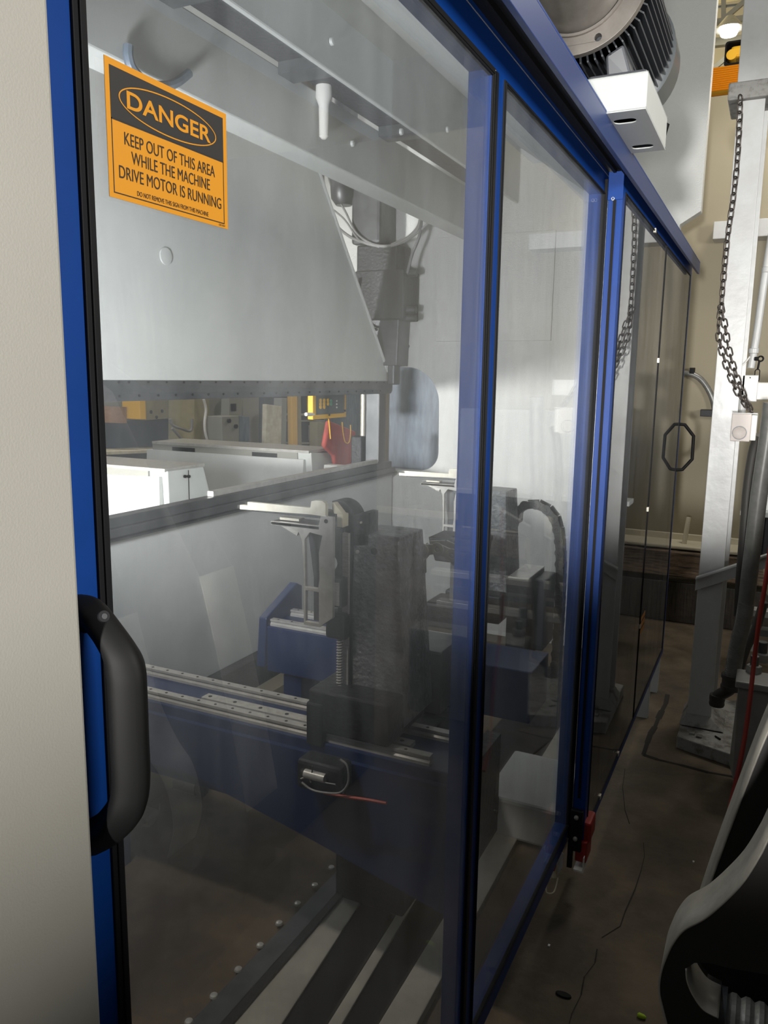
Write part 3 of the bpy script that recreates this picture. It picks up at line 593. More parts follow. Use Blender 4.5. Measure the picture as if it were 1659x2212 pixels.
# dark rear housing below towers (gives the dim machinery mass)
gh = thing('gearbox', (-.35, 2.2, 0), 'low dark drive housing on the floor behind the nearer tower', 'gearbox')
obj('housing', B(-.66, -.42, 2.02, 2.40, FL+.014, .43), 'darkcast', gh, bevel=.01)
obj('flange', MB().lathe((-.54, 2.02, .34), 'y', [(0, .07), (-.02, .068), (-.03, .03)], 24), 'darkcast', gh, smooth=True)
# ------------------------------------------------------------------ inside floor pieces
def strip_z(px, z, h):   # floor strip from four picture corners on the floor plane
    P = [onZ(a_, b_, z) for a_, b_ in px]; Hh = Vector((0, 0, h)); return MB().hexa([p_-Hh for p_ in P] + P)
fa = thing('floor_angle', (-.7, 1.4, FL), 'riveted dark steel angle strip on the floor inside the first pane', 'angle')
obj('strip', strip_z([(380, 2240), (450, 2240), (850, 1790), (815, 1790)], FL+.012, .012), 'tool', fa, bevel=.002)
obj('upstand', strip_z([(452, 2240), (475, 2240), (880, 1770), (850, 1790)], FL+.03, .03), 'darkcast', fa)
for (a_, b_) in ((408, 2208), (462, 2152), (515, 2095), (562, 2043), (603, 1995), (643, 1953), (680, 1913), (716, 1875), (750, 1840), (780, 1808)):
    q_ = onZ(a_, b_, FL+.012); obj('rivet', MB().lathe((q_.x, q_.y, q_.z), 'z', [(0, .012), (.005, .010), (.007, .005)], 12), 'steel', fa, smooth=True)
sl = obj('sill_plate', strip_z([(455, 2240), (590, 2240), (905, 1755), (888, 1750)], FL+.02, .02), 'floorplate', bevel=.003); tag(sl, 'widest white floor plate, beside the riveted angle inside the enclosure', 'plate', 'pale floor strips inside the enclosure')
sl = obj('sill_plate', strip_z([(690, 2240), (722, 2240), (985, 1795), (978, 1780)], FL+.02, .02), 'floorplate', bevel=.003); tag(sl, 'thin pale middle floor strip between two black mats', 'plate', 'pale floor strips inside the enclosure')
sl = obj('sill_plate', strip_z([(800, 2240), (885, 2240), (1232, 1600), (1215, 1560)], FL+.03, .03), 'floorplate', bevel=.003); tag(sl, 'long pale floor strip nearest the doors, running into the second pane', 'plate', 'pale floor strips inside the enclosure')
P = [onZ(a_, b_, FL+.01) for a_, b_ in ((612, 2240), (618, 2190), (635, 2140), (665, 2090), (705, 2045), (920, 1745), (1010, 1640), (1180, 1440), (1215, 1440), (1200, 1590), (985, 1760), (715, 2205), (700, 2240))]
mt_ = obj('black_mat', MB().plate('z', FL, FL+.012, [(p_.x, p_.y) for p_ in P]), 'rubber', bevel=.002); tag(mt_, 'black rubber mat with rounded corner beside the widest white floor plate', 'mat')
mt_ = obj('black_mat', strip_z([(722, 2240), (800, 2240), (1200, 1590), (990, 1790)], FL+.012, .012), 'rubber'); tag(mt_, 'black mat filling the gap next to the strip nearest the doors', 'mat')
a_ = onZ(1117, 1800, FL+.02); b_ = onZ(1195, 1842, FL+.02)
wbx = thing('cover_box', (a_.x, a_.y+.1, FL), 'low white sheet metal cover box on the floor behind the second pane', 'box')
obj('box_body', B(a_.x-.12, -.08, a_.y-.05, a_.y+.35, FL+.02, FL+.17), 'white', wbx, bevel=.012)
obj('box_foot', B(a_.x-.10, -.09, a_.y, a_.y+.3, FL, FL+.02), 'rubber', wbx)
q_ = onY(1045, 1720, a_.y-.06); obj('latch', B(a_.x-.10, a_.x-.06, a_.y-.07, a_.y-.03, FL+.1, FL+.17), 'black', wbx, bevel=.006)
pl = obj('floor_plank', B(-1.70, -1.60, 1.6, 4.6, FL, .03), 'beige', bevel=.003); tag(pl, 'tan plank lying on the floor along the dark foot of the bed', 'plank')
q_ = onZ(412, 1692, FL+.045)
lb = thing('small_cylinder', (q_.x, q_.y, 0), 'small grey canister on the floor beneath the nearer blue beam', 'canister')
obj('body', MB().cyl((q_.x-.06, q_.y, FL+.045), (q_.x+.05, q_.y+.0, FL+.045), .04, 20), 'hose', lb, smooth=True)
obj('band', MB().cyl((q_.x+.05, q_.y, FL+.045), (q_.x+.065, q_.y, FL+.045), .043, 20), 'darkcast', lb, smooth=True)
# ------------------------------------------------------------------ shop seen through the ram opening
GROUND = {'yellow_ladder', 'side_rail', 'inner_rail', 'dark_rack', 'leaning_board', 'side_board', 'steel_post', 'grey_backdrop', 'tall_locker', 'dark_pillar', 'door', 'side', 'backing_panel', 'steel_cabinet'}
def quadbox(px, X_, depth, m, name, label, cat, group=None, parent=None):
    P = [onX(a_, b_, X_) for a_, b_ in px]
    if name in GROUND: P[0].z = P[1].z = FL
    # bottom-left, bottom-right, top-right, top-left
    D = Vector((-depth, 0, 0)); mb = MB().hexa([P[0], P[1], P[1]+D, P[0]+D, P[3], P[2], P[2]+D, P[3]+D])
    o = obj(name, mb, m, parent, bevel=.004)
    if parent is None: tag(o, label, cat, group)
    return o
# sheet follower covers
def cover(x1, y0, y1, zt, slope, depth, label, ytop1):
    t = thing('sheet_support', (x1-.3, (y0+y1)/2, 0), label, 'machine cover')
    return t
A = thing('support_table', (-2.7, 3.2, 0), 'white sided table with steel top, nearer one seen under the ram', 'table')
p0 = onX(362, 1018, -2.3); p1 = onX(440, 1008, -2.3); b0 = onX(372, 1095, -2.3); b1 = onX(476, 1078, -2.3)
obj('side_cover', MB().hexa([(-2.3, b0.y, FL), (-2.3, b1.y+.25, FL), (-2.9, b1.y+.25, FL), (-2.9, b0.y, FL), (-2.3, p0.y, p0.z), (-2.3, p1.y, p1.z), (-2.9, p1.y, p1.z), (-2.9, p0.y, p0.z)]), 'white', A, bevel=.006)
obj('end_cover', MB().hexa([(-4.1, p0.y-.06, FL), (-2.33, p0.y-.06, FL), (-2.33, p0.y, FL), (-4.1, p0.y, FL), (-4.1, p0.y-.02, p0.z-.09), (-2.34, p0.y-.02, p0.z-.03), (-2.34, p0.y+.02, p0.z-.03), (-4.1, p0.y+.02, p0.z-.09)]), 'white', A)
obj('steel_top', B(-4.1, -2.31, p0.y-.01, p1.y+.02, p0.z-.005, p0.z+.012), 'steel', A)
obj('side_panel', B(-4.1, -2.42, p0.y-.012, p0.y+.02, p0.z-.075, p0.z-.005), 'greycab', A)
for dx in (398, 406):
    k_ = onX(dx, 1029, -2.298); obj('knob', MB().cyl(k_, k_+Vector((.012, 0, 0)), .008, 12), 'rubber', A)
k_ = onX(404, 1016, -2.298); obj('door_gap', B(-2.3, -2.297, k_.y+.01, k_.y+.014, .75, p0.z-.01), 'rubber', A)
Bt = thing('support_table', (-2.9, 4.6, 0), 'white sided table with long steel top, further one seen under the ram', 'table')
p0 = onX(672, 978, -2.45); p1 = onX(722, 978, -2.45); b0 = onX(690, 1050, -2.45); b1 = onX(748, 1040, -2.45)
obj('side_cover', MB().hexa([(-2.45, b0.y, FL), (-2.45, b1.y+.3, FL), (-3.1, b1.y+.3, FL), (-3.1, b0.y, FL), (-2.45, p0.y, p0.z), (-2.45, p1.y, p1.z), (-3.1, p1.y, p1.z), (-3.1, p0.y, p0.z)]), 'white', Bt, bevel=.006)
q0 = onY(650, 992, p0.y); q1 = onY(395, 990, p0.y)
obj('end_cover', MB().hexa([(-3.95, p0.y-.12, FL), (-2.5, p0.y-.12, FL), (-2.5, p0.y, FL), (-3.95, p0.y, FL), (-3.95, p0.y-.02, q0.z), (-2.5, p0.y-.02, q0.z), (-2.5, p0.y+.02, q0.z), (-3.95, p0.y+.02, q0.z)]), 'white', Bt)
obj('steel_top', B(-3.9, -2.46, p0.y-.015, p1.y+.02, p0.z-.005, p0.z+.014), 'steel', Bt)
obj('side_panel', B(-3.9, -2.56, p0.y-.010, p0.y+.05, q0.z-.01, p0.z-.005), 'greycab', Bt)
for xx in (-3.7, -2.95): obj('panel_slot', B(xx, xx+.22, p0.y-.013, p0.y-.009, p0.z-.05, p0.z-.02), 'rubber', Bt)
# pendant control
pc = thing('control_pendant', (-2.3, 4.85, 1.25), 'yellow framed control panel with round keypad buttons under the ram', 'control panel')
a_ = onX(676, 840, -2.2); b_ = onX(748, 901, -2.2)
obj('yellow_frame', MB().plate('x', -2.24, -2.2, [(a_.y, b_.z), (b_.y, b_.z), (b_.y, a_.z+.1), (a_.y, a_.z+.1)]), 'yellow', pc, bevel=.004)
obj('keypad_plate', MB().plate('x', -2.2, -2.196, [(a_.y+.035, b_.z+.03), (b_.y-.035, b_.z+.03), (b_.y-.035, a_.z+.07), (a_.y+.035, a_.z+.07)]), 'keypad', pc)
for i in range(3):
    for j in range(3):
        if i == 2 and j == 2: continue
        q_ = onX(692+j*8, 865+i*7.2, -2.195); obj('key', MB().cyl(q_, q_+Vector((.004, 0, 0)), .013, 12), 'yellow', pc)
for i in range(2): q_ = onX(715, 866+i*7, -2.195); obj('key', MB().cyl(q_, q_+Vector((.004, 0, 0)), .011, 12), 'green', pc)
for i in range(3): q_ = onX(727, 866+i*7, -2.195); obj('key', MB().cyl(q_, q_+Vector((.004, 0, 0)), .006, 10), 'whiteplastic', pc)
q_ = onX(711, 896, -2.195); obj('bolt', MB().cyl(q_, q_+Vector((.004, 0, 0)), .008, 10), 'rubber', pc)
q_ = onX(745, 887, -2.195); obj('bolt', MB().cyl(q_, q_+Vector((.004, 0, 0)), .008, 10), 'rubber', pc)
q_ = onX(661, 895, -2.21); q2 = onX(677, 895, -2.21); obj('white_handle', MB().cyl(q_, q2, .012, 10), 'whiteplastic', pc)
# red cloth bag on cords
rc = thing('red_bag', (-2.6, 5.3, .7), 'faded red cloth bag with yellow cords hanging below the control panel', 'bag')
P = [onX(a_, b_, -2.40) for a_, b_ in ((712, 908), (770, 932), (772, 965), (775, 1020), (748, 1040), (728, 1030), (722, 985), (702, 965))]
obj('hanger_strap', MB().cyl(onX(712, 910, -2.42), onX(712, 880, -2.22), .006, 8), 'redcloth', rc)
obj('cloth', MB().plate('x', -2.44, -2.40, [(p_.y, p_.z) for p_ in P]), 'redcloth', rc, bevel=.02, seg=3)
for pts in (((739, 912), (741, 935), (746, 955), (754, 955), (757, 935), (757, 918)), ((710, 905), (712, 925), (714, 948))):
    obj('cord', MB().tube(smooth_path([onX(a_, b_, -2.385) for a_, b_ in pts], 5), .0045, 6), 'yellow', rc, smooth=True)
# background equipment
def qb(px, X_, d, m, n, l, c): return quadbox(px, X_, d, m, n, l, c)
qb([(180, 985), (392, 968), (392, 905), (180, 912)], -4.6, .3, 'darkblue', 'steel_cabinet', 'long dark blue steel bench unit in the background, far left under the ram', 'cabinet')
qb([(180, 985), (392, 976), (392, 969), (180, 977)], -4.3, .3, 'cream', 'wooden_board', 'pale thin board lying along the foot of the blue bench', 'board')
qb([(180, 915), (302, 912), (302, 840), (180, 840)], -4.9, .2, 'greycab', 'backing_panel', 'brown grey panel behind the copper roll', 'panel')
o_ = onX(243, 913, -4.5); o2 = onX(243, 878, -4.5); tag(obj('copper_roll', MB().cyl(o_, o2, .115, 24), 'copper', smooth=True), 'upright copper coloured roll standing on the blue bench', 'roll')
qb([(303, 906), (316, 906), (314, 850), (301, 850)], -4.4, .2, 'yellow', 'yellow_bracket', 'yellow painted bracket at the end of the perforated beam', 'bracket')
pbm = thing('perforated_beam', onX(365, 905, -4.5), 'khaki perforated beam running right from the yellow bracket', 'beam')
quadbox([(314, 908), (418, 900), (418, 850), (314, 850)], -4.5, .2, 'khaki', 'beam_body', '', '', parent=pbm)
for (a_, b_) in ((326, 890), (350, 888), (372, 887), (394, 886), (414, 885), (338, 901), (383, 899)):
    q_ = onX(a_, b_, -4.499); obj('hole', MB().cyl(q_, q_+Vector((.004, 0, 0)), .016, 10), 'rubber', pbm)
qb([(412, 985), (450, 985), (452, 840), (420, 840)], -4.2, .3, 'khaki', 'steel_post', 'broad khaki post in the background between blue bench and grey cabinet', 'post')
qb([(450, 985), (478, 985), (478, 840), (450, 840)], -4.8, .3, 'greycab', 'steel_post', 'narrow grey green post touching the right side of the khaki post', 'post')
wr = obj('wire_bundle', MB().tube(smooth_path([onX(a_, b_, -4.2) for a_, b_ in ((368, 905), (372, 918), (392, 926), (412, 930), (415, 905))], 6), .012, 8).tube(smooth_path([onX(a_, b_, -4.2) for a_, b_ in ((372, 925), (385, 940), (395, 952))], 6), .012, 8), 'cable', smooth=True); tag(wr, 'grey wire bundle drooping off the right end of the blue bench', 'wires')
wc = obj('hanging_cable', MB().tube(smooth_path([onX(a_, b_, -4.1) for a_, b_ in ((440, 862), (445, 885), (442, 915), (446, 945), (462, 980))], 6), .012, 8), 'whiteplastic', smooth=True); tag(wc, 'pale cable hanging down the khaki post', 'cable')
cb = thing('electrical_cabinet', onX(500, 960, -4.0), 'light grey electrical cabinet with dark knobs under the ram opening', 'cabinet')
quadbox([(478, 960), (516, 962), (516, 898), (480, 900)], -4.0, .2, 'greycab', 'door', '', '', parent=cb)
quadbox([(516, 965), (540, 965), (540, 900), (516, 898)], -4.05, .2, 'bluegrey', 'side', '', '', parent=cb)
for (a_, b_) in ((493, 909), (508, 921)):
    q_ = onX(a_, b_, -3.998); obj('knob', MB().cyl(q_, q_+Vector((.02, 0, 0)), .02, 12), 'rubber', cb)
qb([(494, 900), (522, 900), (522, 845), (496, 845)], -4.5, .1, 'greycab', 'meter_box', 'grey meter box with dark window above the electrical cabinet', 'box')
qb([(500, 888), (511, 888), (511, 872), (500, 872)], -4.49, .02, 'rubber', 'meter_window', 'dark square window on the grey meter box', 'window')
qb([(522, 975), (556, 975), (560, 840), (524, 840)], -4.6, .3, 'greycab', 'tall_locker', 'tall pale grey locker behind the electrical cabinet', 'locker')
qb([(556, 975), (570, 975), (574, 840), (560, 840)], -4.6, .3, 'darkblue', 'dark_pillar', 'dark blue pillar between tall locker and cream board', 'pillar')
qb([(567, 952), (602, 958), (609, 878), (576, 873)], -4.0, .05, 'cream', 'leaning_board', 'stained cream board leaning upright behind the further table', 'board')
qb([(602, 960), (612, 960), (620, 860), (609, 860)], -4.1, .1, 'greycab', 'side_board', 'grey edge board at the right of the stained cream board', 'board')
qb([(612, 975), (700, 975), (700, 840), (612, 840)], -5.2, .3, 'rubber', 'dark_rack', 'dark open storage rack behind the yellow ladder', 'rack')
ld = thing('yellow_ladder', onX(640, 962, -4.3), 'worn yellow ladder standing before the dark rack', 'ladder')
quadbox([(634, 962), (644, 962), (642, 840), (630, 840)], -4.3, .06, 'yellow', 'side_rail', '', '', parent=ld)
quadbox([(646, 962), (654, 962), (650, 840), (643, 840)], -4.35, .06, 'khaki', 'inner_rail', '', '', parent=ld)
for b_ in (895, 908, 957): qb([(648, b_+3), (702, b_+3), (702, b_), (648, b_)], -4.9, .29, 'greycab', 'rack_shelf', {895: 'top grey shelf of the rack beside the ladder', 908: 'middle grey shelf of the rack beside the ladder', 957: 'bottom grey shelf of the rack beside the ladder'}[b_], 'shelf')
qb([(686, 965), (706, 965), (706, 912), (686, 912)], -3.8, .1, 'khaki', 'olive_sack', 'olive sack hanging left of the red bag', 'sack')
qb([(700, 985), (790, 985), (790, 840), (700, 840)], -5.4, .3, 'bluegrey', 'grey_backdrop', 'blue grey machine side far behind the red bag', 'machine')
lp = obj('loop_wires', MB().tube(smooth_path([onX(a_, b_, -4.3) for a_, b_ in ((668, 918), (668, 950), (676, 955), (680, 925))], 6), .01, 8).tube(smooth_path([onX(a_, b_, -4.3) for a_, b_ in ((674, 918), (676, 945), (688, 950))], 6), .01, 8), 'cable', smooth=True); tag(lp, 'pale looped wires hanging on the dark rack', 'wires')
a_ = onY(850, 800, 5.6); b_ = onY(945, 1050, 5.6)
tag(obj('blue_machine', B(-2.2, b_.x+.3, 5.6, 5.9, FL, 2.1), 'bluegrey'), 'blue grey machine side seen through the rounded throat of the frame', 'machine')
# ------------------------------------------------------------------ steel column, plinth, press base
cy = 3.85
co = thing('steel_column', (.30, cy, .09), 'white painted steel column with cap plate, right of the doors', 'column')
ZC0 = onY(1580, 216, cy-.03).z; ZC1 = onY(1580, 178, cy-.03).z; L0 = onY(1546, 800, cy).x; Rr = onY(1588, 958, cy).x
obj('front_flange', B(L0, Rr, cy, cy+.012, -.05, ZC0), 'column', co, bevel=.002)
obj('web', B((L0+Rr)/2-.005, (L0+Rr)/2+.005, cy+.012, cy+.17, -.05, ZC0), 'column', co)
obj('rear_flange', B(L0, Rr+.012, cy+.17, cy+.182, -.05, ZC0), 'column', co, bevel=.002)
obj('cap_plate', B(.195, .48, cy-.03, cy+.25, ZC0, ZC1), 'column_dirty', co, bevel=.006)
obj('upper_post', B(.226, .40, cy, cy+.20, ZC1, 4.2), 'column', co, bevel=.003)
obj('base_weld', MB().hexa([(L0-.03, cy-.05, -.055), (.40, cy-.05, -.055), (.40, cy+.2, -.055), (L0-.03, cy+.2, -.055), (L0-.004, cy-.004, -.01), (Rr, cy-.004, -.01), (Rr, cy+.18, -.01), (L0-.004, cy+.18, -.01)]), 'column_dirty', co, bevel=.004)
pn = thing('concrete_plinth', (.5, 3.5, 0), 'grey paint spattered concrete plinth under the column', 'plinth')
PT = -.06; f0 = onZ(1462, 1590, PT)
obj('slab', MB().hexa([(f0.x, f0.y, FL), (.95, f0.y-.25, FL), (1.0, 4.4, FL), (L0-.02, 4.2, FL), (f0.x, f0.y, PT), (.95, f0.y-.25, PT), (1.0, 4.4, PT), (L0-.02, 4.2, PT)]), 'column_dirty', pn, bevel=.006)
for i, (a_, b_) in enumerate(((1495, 1585), (1510, 1592))): q_ = onZ(a_, b_, PT); obj('paint_chip', B(q_.x-.012, q_.x+.012, q_.y-.015, q_.y+.015, PT, PT+.008), 'column_dirty', pn)
q_ = onZ(1545, 1590, PT+.004); q2 = onZ(1556, 1597, PT+.004)
tag(obj('nail', MB().cyl(q_, q2, .004, 8), 'rubber'), 'short dark bolt lying on the concrete plinth', 'bolt')
wb = thing('anchor_block', (.6, 3.3, PT), 'grey white steel anchor block with big hex bolts on the plinth', 'anchor block')
yb_ = 3.36; a_ = onY(1596, 1470, yb_)
obj('foot_box', MB().hexa([(onY(1585, 1655, yb_).x, yb_, PT), (1.0, yb_, PT), (1.0, yb_+.14, PT), (a_.x-.01, yb_+.14, PT), (a_.x, yb_, a_.z-.03), (1.0, yb_, a_.z-.03), (1.0, yb_+.14, a_.z-.03), (a_.x, yb_+.14, a_.z-.03)]), 'grey_white', wb, bevel=.004)
obj('foot_plate', B(a_.x-.012, 1.0, yb_-.012, yb_+.15, a_.z-.03, a_.z), 'grey_white', wb, bevel=.006)
def bolt(cx, cy_, z, s):
    b = obj('hex_nut', MB().lathe((cx, cy_, z), 'z', [(0, .036*s), (.034*s, .036*s), (.038*s, .028*s)], 6), 'grey_white', wb, bevel=.002)
    obj('bolt_end', MB().lathe((cx, cy_, z+.036*s), 'z', [(0, .020*s), (.045*s, .020*s), (.047*s, .018*s)], 18), 'tool', b)
q_ = onZ(1628, 1452, a_.z); bolt(q_.x, q_.y, a_.z, .85)
q_ = onZ(1644, 1428, a_.z); bolt(q_.x, q_.y, a_.z, 1.05)
# slanted channel bracket
P0 = onY(1503, 1254, 3.83); P1 = onY(1659, 1204, 3.83); d = (P1-P0); P1 = P0+d*1.8
ch = MB(); up = Vector((0, 0, 1))
def bar(mb, A_, B_, y0, y1, z0, z1): mb.hexa([A_+Vector((0, y0, z0)), B_+Vector((0, y0, z0)), B_+Vector((0, y1, z0)), A_+Vector((0, y1, z0)), A_+Vector((0, y0, z1)), B_+Vector((0, y0, z1)), B_+Vector((0, y1, z1)), A_+Vector((0, y1, z1))])
bar(ch, P0, P1, 0, .006, -.048, .020); bar(ch, P0, P1, -.030, .006, .010, .020); bar(ch, P0+Vector((0, 0, 0)), P1, -.012, 0, .006, .012)
cbk = obj('channel_bar', ch, 'column', bevel=.0015); tag(cbk, 'white painted channel bar fixed slantwise across the column', 'bar')
# hoses
def hose(px, y0, y1, r, m, name, label, ribs=False):
    n = len(px); P = [onY(a_, b_, y0+(y1-y0)*i/(n-1)) for i, (a_, b_) in enumerate(px)]
    P = smooth_path(P, 10); t = thing(name, P[-1], label, 'hose')
    if ribs:
        # fine spiral ribs
        L_ = sum((b-a).length for a, b in zip(P, P[1:])); k = int(L_/.007)
        Q = []
        for i in range(k*2):
            s = i/(k*2-1)*(len(P)-1); j = min(int(s), len(P)-2); Q.append(P[j].lerp(P[j+1], s-j))
        obj('tube', MB().tube(Q, r, 16, rad=[r*(1 if i % 2 else .965) for i in range(len(Q))]), m, t, smooth=True)
    else: obj('tube', MB().tube(P, r, 16), m, t, smooth=True)
    return t, P
t, P = hose([(1668, 870), (1656, 960), (1641, 1060), (1630, 1150), (1618, 1250), (1608, 1330), (1592, 1400), (1580, 1470)], 3.52, 3.60, .033, 'hose', 'flexible_hose', 'thick grey ribbed hose running down right of the column', True)
e = P[-1]
obj('end_collar', MB().lathe((e.x, e.y, e.z), 'z', [(.03, .040), (.028, .043), (.012, .043), (.010, .038), (-.02, .038), (-.022, .042), (-.04, .042)], 20), 'hose_dark', t, smooth=True)
e2 = onY(1549, 1510, 3.62)
obj('elbow', MB().tube(smooth_path([e, e+Vector((-.004, 0, -.04)), e2+Vector((.008, 0, .02)), e2], 6), .026, 14), 'hose_dark', t, smooth=True)
obj('end_collar', MB().lathe((e2.x, e2.y, e2.z), 'z', [(.02, .032), (.0, .033), (-.012, .031), (-.02, .033), (-.03, .03)], 20), 'hose_dark', t, smooth=True)
hose([(1640, 940), (1628, 975), (1616, 1050), (1608, 1150), (1600, 1250), (1596, 1330)], 3.70, 3.80, .021, 'hose_dark', 'flexible_hose', 'thinner dark brown hose behind the thick grey one')
hose([(1650, 1300), (1632, 1360), (1612, 1400), (1596, 1450), (1588, 1490)], 4.25, 4.3, .022, 'hose_dark', 'flexible_hose', 'dark hose low down curving behind the machine foot')
rcb = obj('red_cable', MB().tube(smooth_path([onY(a_, b_, y_) for a_, b_, y_ in ((1668, 1150, 3.2), (1655, 1250, 3.2), (1640, 1340, 3.2), (1629, 1430, 3.2), (1620, 1510, 3.15), (1609, 1590, 3.1), (1596, 1660, 3.05), (1580, 1730, 3.0), (1568, 1790, 2.9))], 6), .0085, 10), 'redcable', smooth=True)
tag(rcb, 'thin red cable hanging in front of the machine foot', 'cable')
# chain
lk = MB(); pp = []
for k in range(20):
    a = 2*math.pi*k/20; pp.append(Vector((.0115*math.cos(a), 0, .0115*math.sin(a) + (.009 if math.sin(a) > 0 else -.009))))
lk.tube(pp, .0034, 6, closed=True)
link_me = obj('chain_link', lk, 'chain', smooth=True); link_mesh = link_me.data; COL.objects.unlink(link_me)
cht = thing('hoist_chain', onY(1625, 890, 3.7), 'dark steel chain hanging along the column, forking to the thermostat box', 'chain')
def strand(px, y0, y1):
    n = len(px); P = smooth_path([onY(a_, b_, y0+(y1-y0)*i/(n-1)) for i, (a_, b_) in enumerate(px)], 8)
    L_ = [0]
    for a, b in zip(P, P[1:]): L_.append(L_[-1]+(b-a).length)
    s = 0; k = 0
    while s < L_[-1]:
        j = max(i for i in range(len(P)) if L_[i] <= s); j = min(j, len(P)-2)
        p_ = P[j].lerp(P[j+1], (s-L_[j])/(L_[j+1]-L_[j])); d = (P[j+1]-P[j]).normalized()
        o = bpy.data.objects.new('chain_link', link_mesh); COL.objects.link(o); o.parent = cht; o.matrix_parent_inverse = cht.matrix_basis.inverted()
        q = d.to_track_quat('Z', 'Y'); o.matrix_basis = Matrix.Translation(p_) @ q.to_matrix().to_4x4() @ Matrix.Rotation(math.radians(45+90*(k % 2)+random.uniform(-12, 12)), 4, 'Z')
        s += .0320; k += 1
strand([(1599, 216), (1594, 330), (1585, 420), (1572, 510), (1563, 600), (1558, 664)], 3.79, 3.79)
strand([(1558, 664), (1552, 710), (1556, 745), (1566, 780), (1577, 812), (1592, 845), (1607, 868), (1622, 888)], 3.79, 3.68)
strand([(1558, 668), (1566, 705), (1572, 745), (1582, 785), (1595, 825), (1610, 862), (1624, 892)], 3.81, 3.72)
# thermostat box, conduit and boxes
a_ = onY(1583, 893, 3.66); b_ = onY(1621, 955, 3.66)
th = thing('thermostat_box', ((a_.x+b_.x)/2, 3.69, b_.z), 'pinkish white wall thermostat with round dial on the column', 'thermostat')
obj('cover', B(a_.x-.002, b_.x-.004, 3.66, 3.71, b_.z+.001, a_.z), 'box', th, bevel=.003)
obj('back_box', B(b_.x-.004, b_.x+.018, 3.665, 3.84, b_.z+.006, a_.z-.004), 'whiteplastic', th, bevel=.003)
obj('top_flange', B(a_.x-.004, b_.x+.018, 3.655, 3.72, a_.z, a_.z+.003), 'whiteplastic', th)
q_ = onY(1597, 935, 3.66)
obj('dial', MB().lathe((q_.x, 3.66, q_.z), 'y', [(0, .0265), (-.006, .0255), (-.007, .023), (-.005, .020)], 32), 'box', th, smooth=True)
obj('dial_ring', MB().plate('y', 3.6565, 3.66, circ(q_.x, q_.z, .029, 32), [circ(q_.x, q_.z, .0265, 32)]), 'tool', th)
cn = thing('conduit_pipe', onY(1612, 800, 3.99), 'white painted conduit pipe slanting down beside the column', 'pipe')
P = [onY(a_, b_, 4.04) for a_, b_ in ((1672, 480), (1652, 600), (1635, 720), (1622, 795))]
obj('pipe', MB().tube(smooth_path(P, 6), .0165, 16), 'column', cn, smooth=True)
for (a_, b_) in ((1657, 583), (1628, 758)):
    q_ = onY(a_, b_, 4.04); obj('coupling', MB().lathe((q_.x, q_.y, q_.z), 'z', [(-.012, .019), (-.01, .022), (.01, .022), (.012, .019)], 16), 'column', cn, smooth=True)
a_ = onY(1604, 810, 4.02); b_ = onY(1634, 868, 4.02)
jb = thing('junction_box', ((a_.x+b_.x)/2, 4.04, b_.z), 'white flat junction box at the foot of the conduit', 'box')
obj('box_body', B(a_.x, b_.x, 4.02, 4.08, b_.z, a_.z), 'column', jb, bevel=.003)
obj('cover_screw', MB().cyl((a_.x+.033, 4.019, a_.z-.012), (a_.x+.033, 4.021, a_.z-.012), .003, 8), 'rubber', jb)
obj('short_pipe', MB().cyl((a_.x+.01, 3.98, b_.z-.06), (a_.x+.01, 3.98, b_.z+.03), .018, 14), 'column', jb, smooth=True)
jc = obj('junction_wire', MB().tube(smooth_path([onY(a2, b2, 3.94) for a2, b2 in ((1620, 770), (1608, 785), (1596, 795), (1592, 812))], 6), .0035, 8), 'whiteplastic', smooth=True); tag(jc, 'thin white wire curving from the conduit to the junction box', 'wire')
a_ = onY(1633, 826, 4.06); b_ = onY(1659, 864, 4.06)
wx = obj('switch_box', B(a_.x, b_.x+.08, 4.04, 4.1, b_.z, a_.z), 'whiteplastic', bevel=.005); tag(wx, 'bright white switch box with rounded corners at the right image edge', 'box')
hk = thing('hook_shackle', onY(1640, 775, 4.0), 'black eye bolt and shackle above the white switch box', 'hook')
q_ = onY(1643, 775, 4.03); pp = [q_+Vector((.011*math.cos(a), 0, .011*math.sin(a))) for a in [2*math.pi*k/18 for k in range(18)]]
obj('eye', MB().tube(pp, .004, 8, closed=True), 'black', hk, smooth=True)
obj('stem', MB().cyl(q_+Vector((-.026, .0, 0)), q_+Vector((-.010, 0, 0)), .009, 12), 'black', hk, smooth=True)
obj('drop_bar', MB().tube([q_+Vector((-.004, -.005, -.008)), q_+Vector((-.008, -.005, -.050))], .0045, 8), 'black', hk, smooth=True)
pp = [q_+Vector((-.008+.010*math.cos(a), -.005, -.075+.010*math.sin(a)+(.018 if math.sin(a) > 0 else -.018))) for a in [2*math.pi*k/18 for k in range(18)]]
obj('shackle_link', MB().tube(pp, .0022, 6, closed=True), 'black', hk, smooth=True)
# things on/at the back wall
cw = thing('curved_conduit', onY(1535, 880, 5.95), 'dark curved conduit bending down the beige back wall', 'pipe')
obj('pipe', MB().tube(smooth_path([onY(a_, b_, 5.93) for a_, b_ in ((1470, 806), (1492, 808), (1512, 818), (1528, 838), (1540, 865), (1547, 900))], 6), .020, 12), 'hose', cw, smooth=True)
q_ = onY(1495, 804, 5.93); obj('clip', B(q_.x-.015, q_.x+.015, 5.91, 5.98, q_.z-.01, q_.z+.03), 'rubber', cw)
q_ = onY(1527, 893, 5.9)
tag(obj('wall_bracket', B(q_.x-.04, q_.x+.12, 5.86, 5.98, q_.z-.02, q_.z+.025), 'black_metal', bevel=.003), 'small black bracket on the beige wall beneath the curved conduit', 'bracket')
q_ = onY(1555, 495, 5.8)
tag(obj('grey_duct', B(q_.x-.04, 1.2, 5.80, 5.98, q_.z-.06, q_.z+.05), 'column', bevel=.004), 'pale grey horizontal duct on the wall behind the column', 'duct')
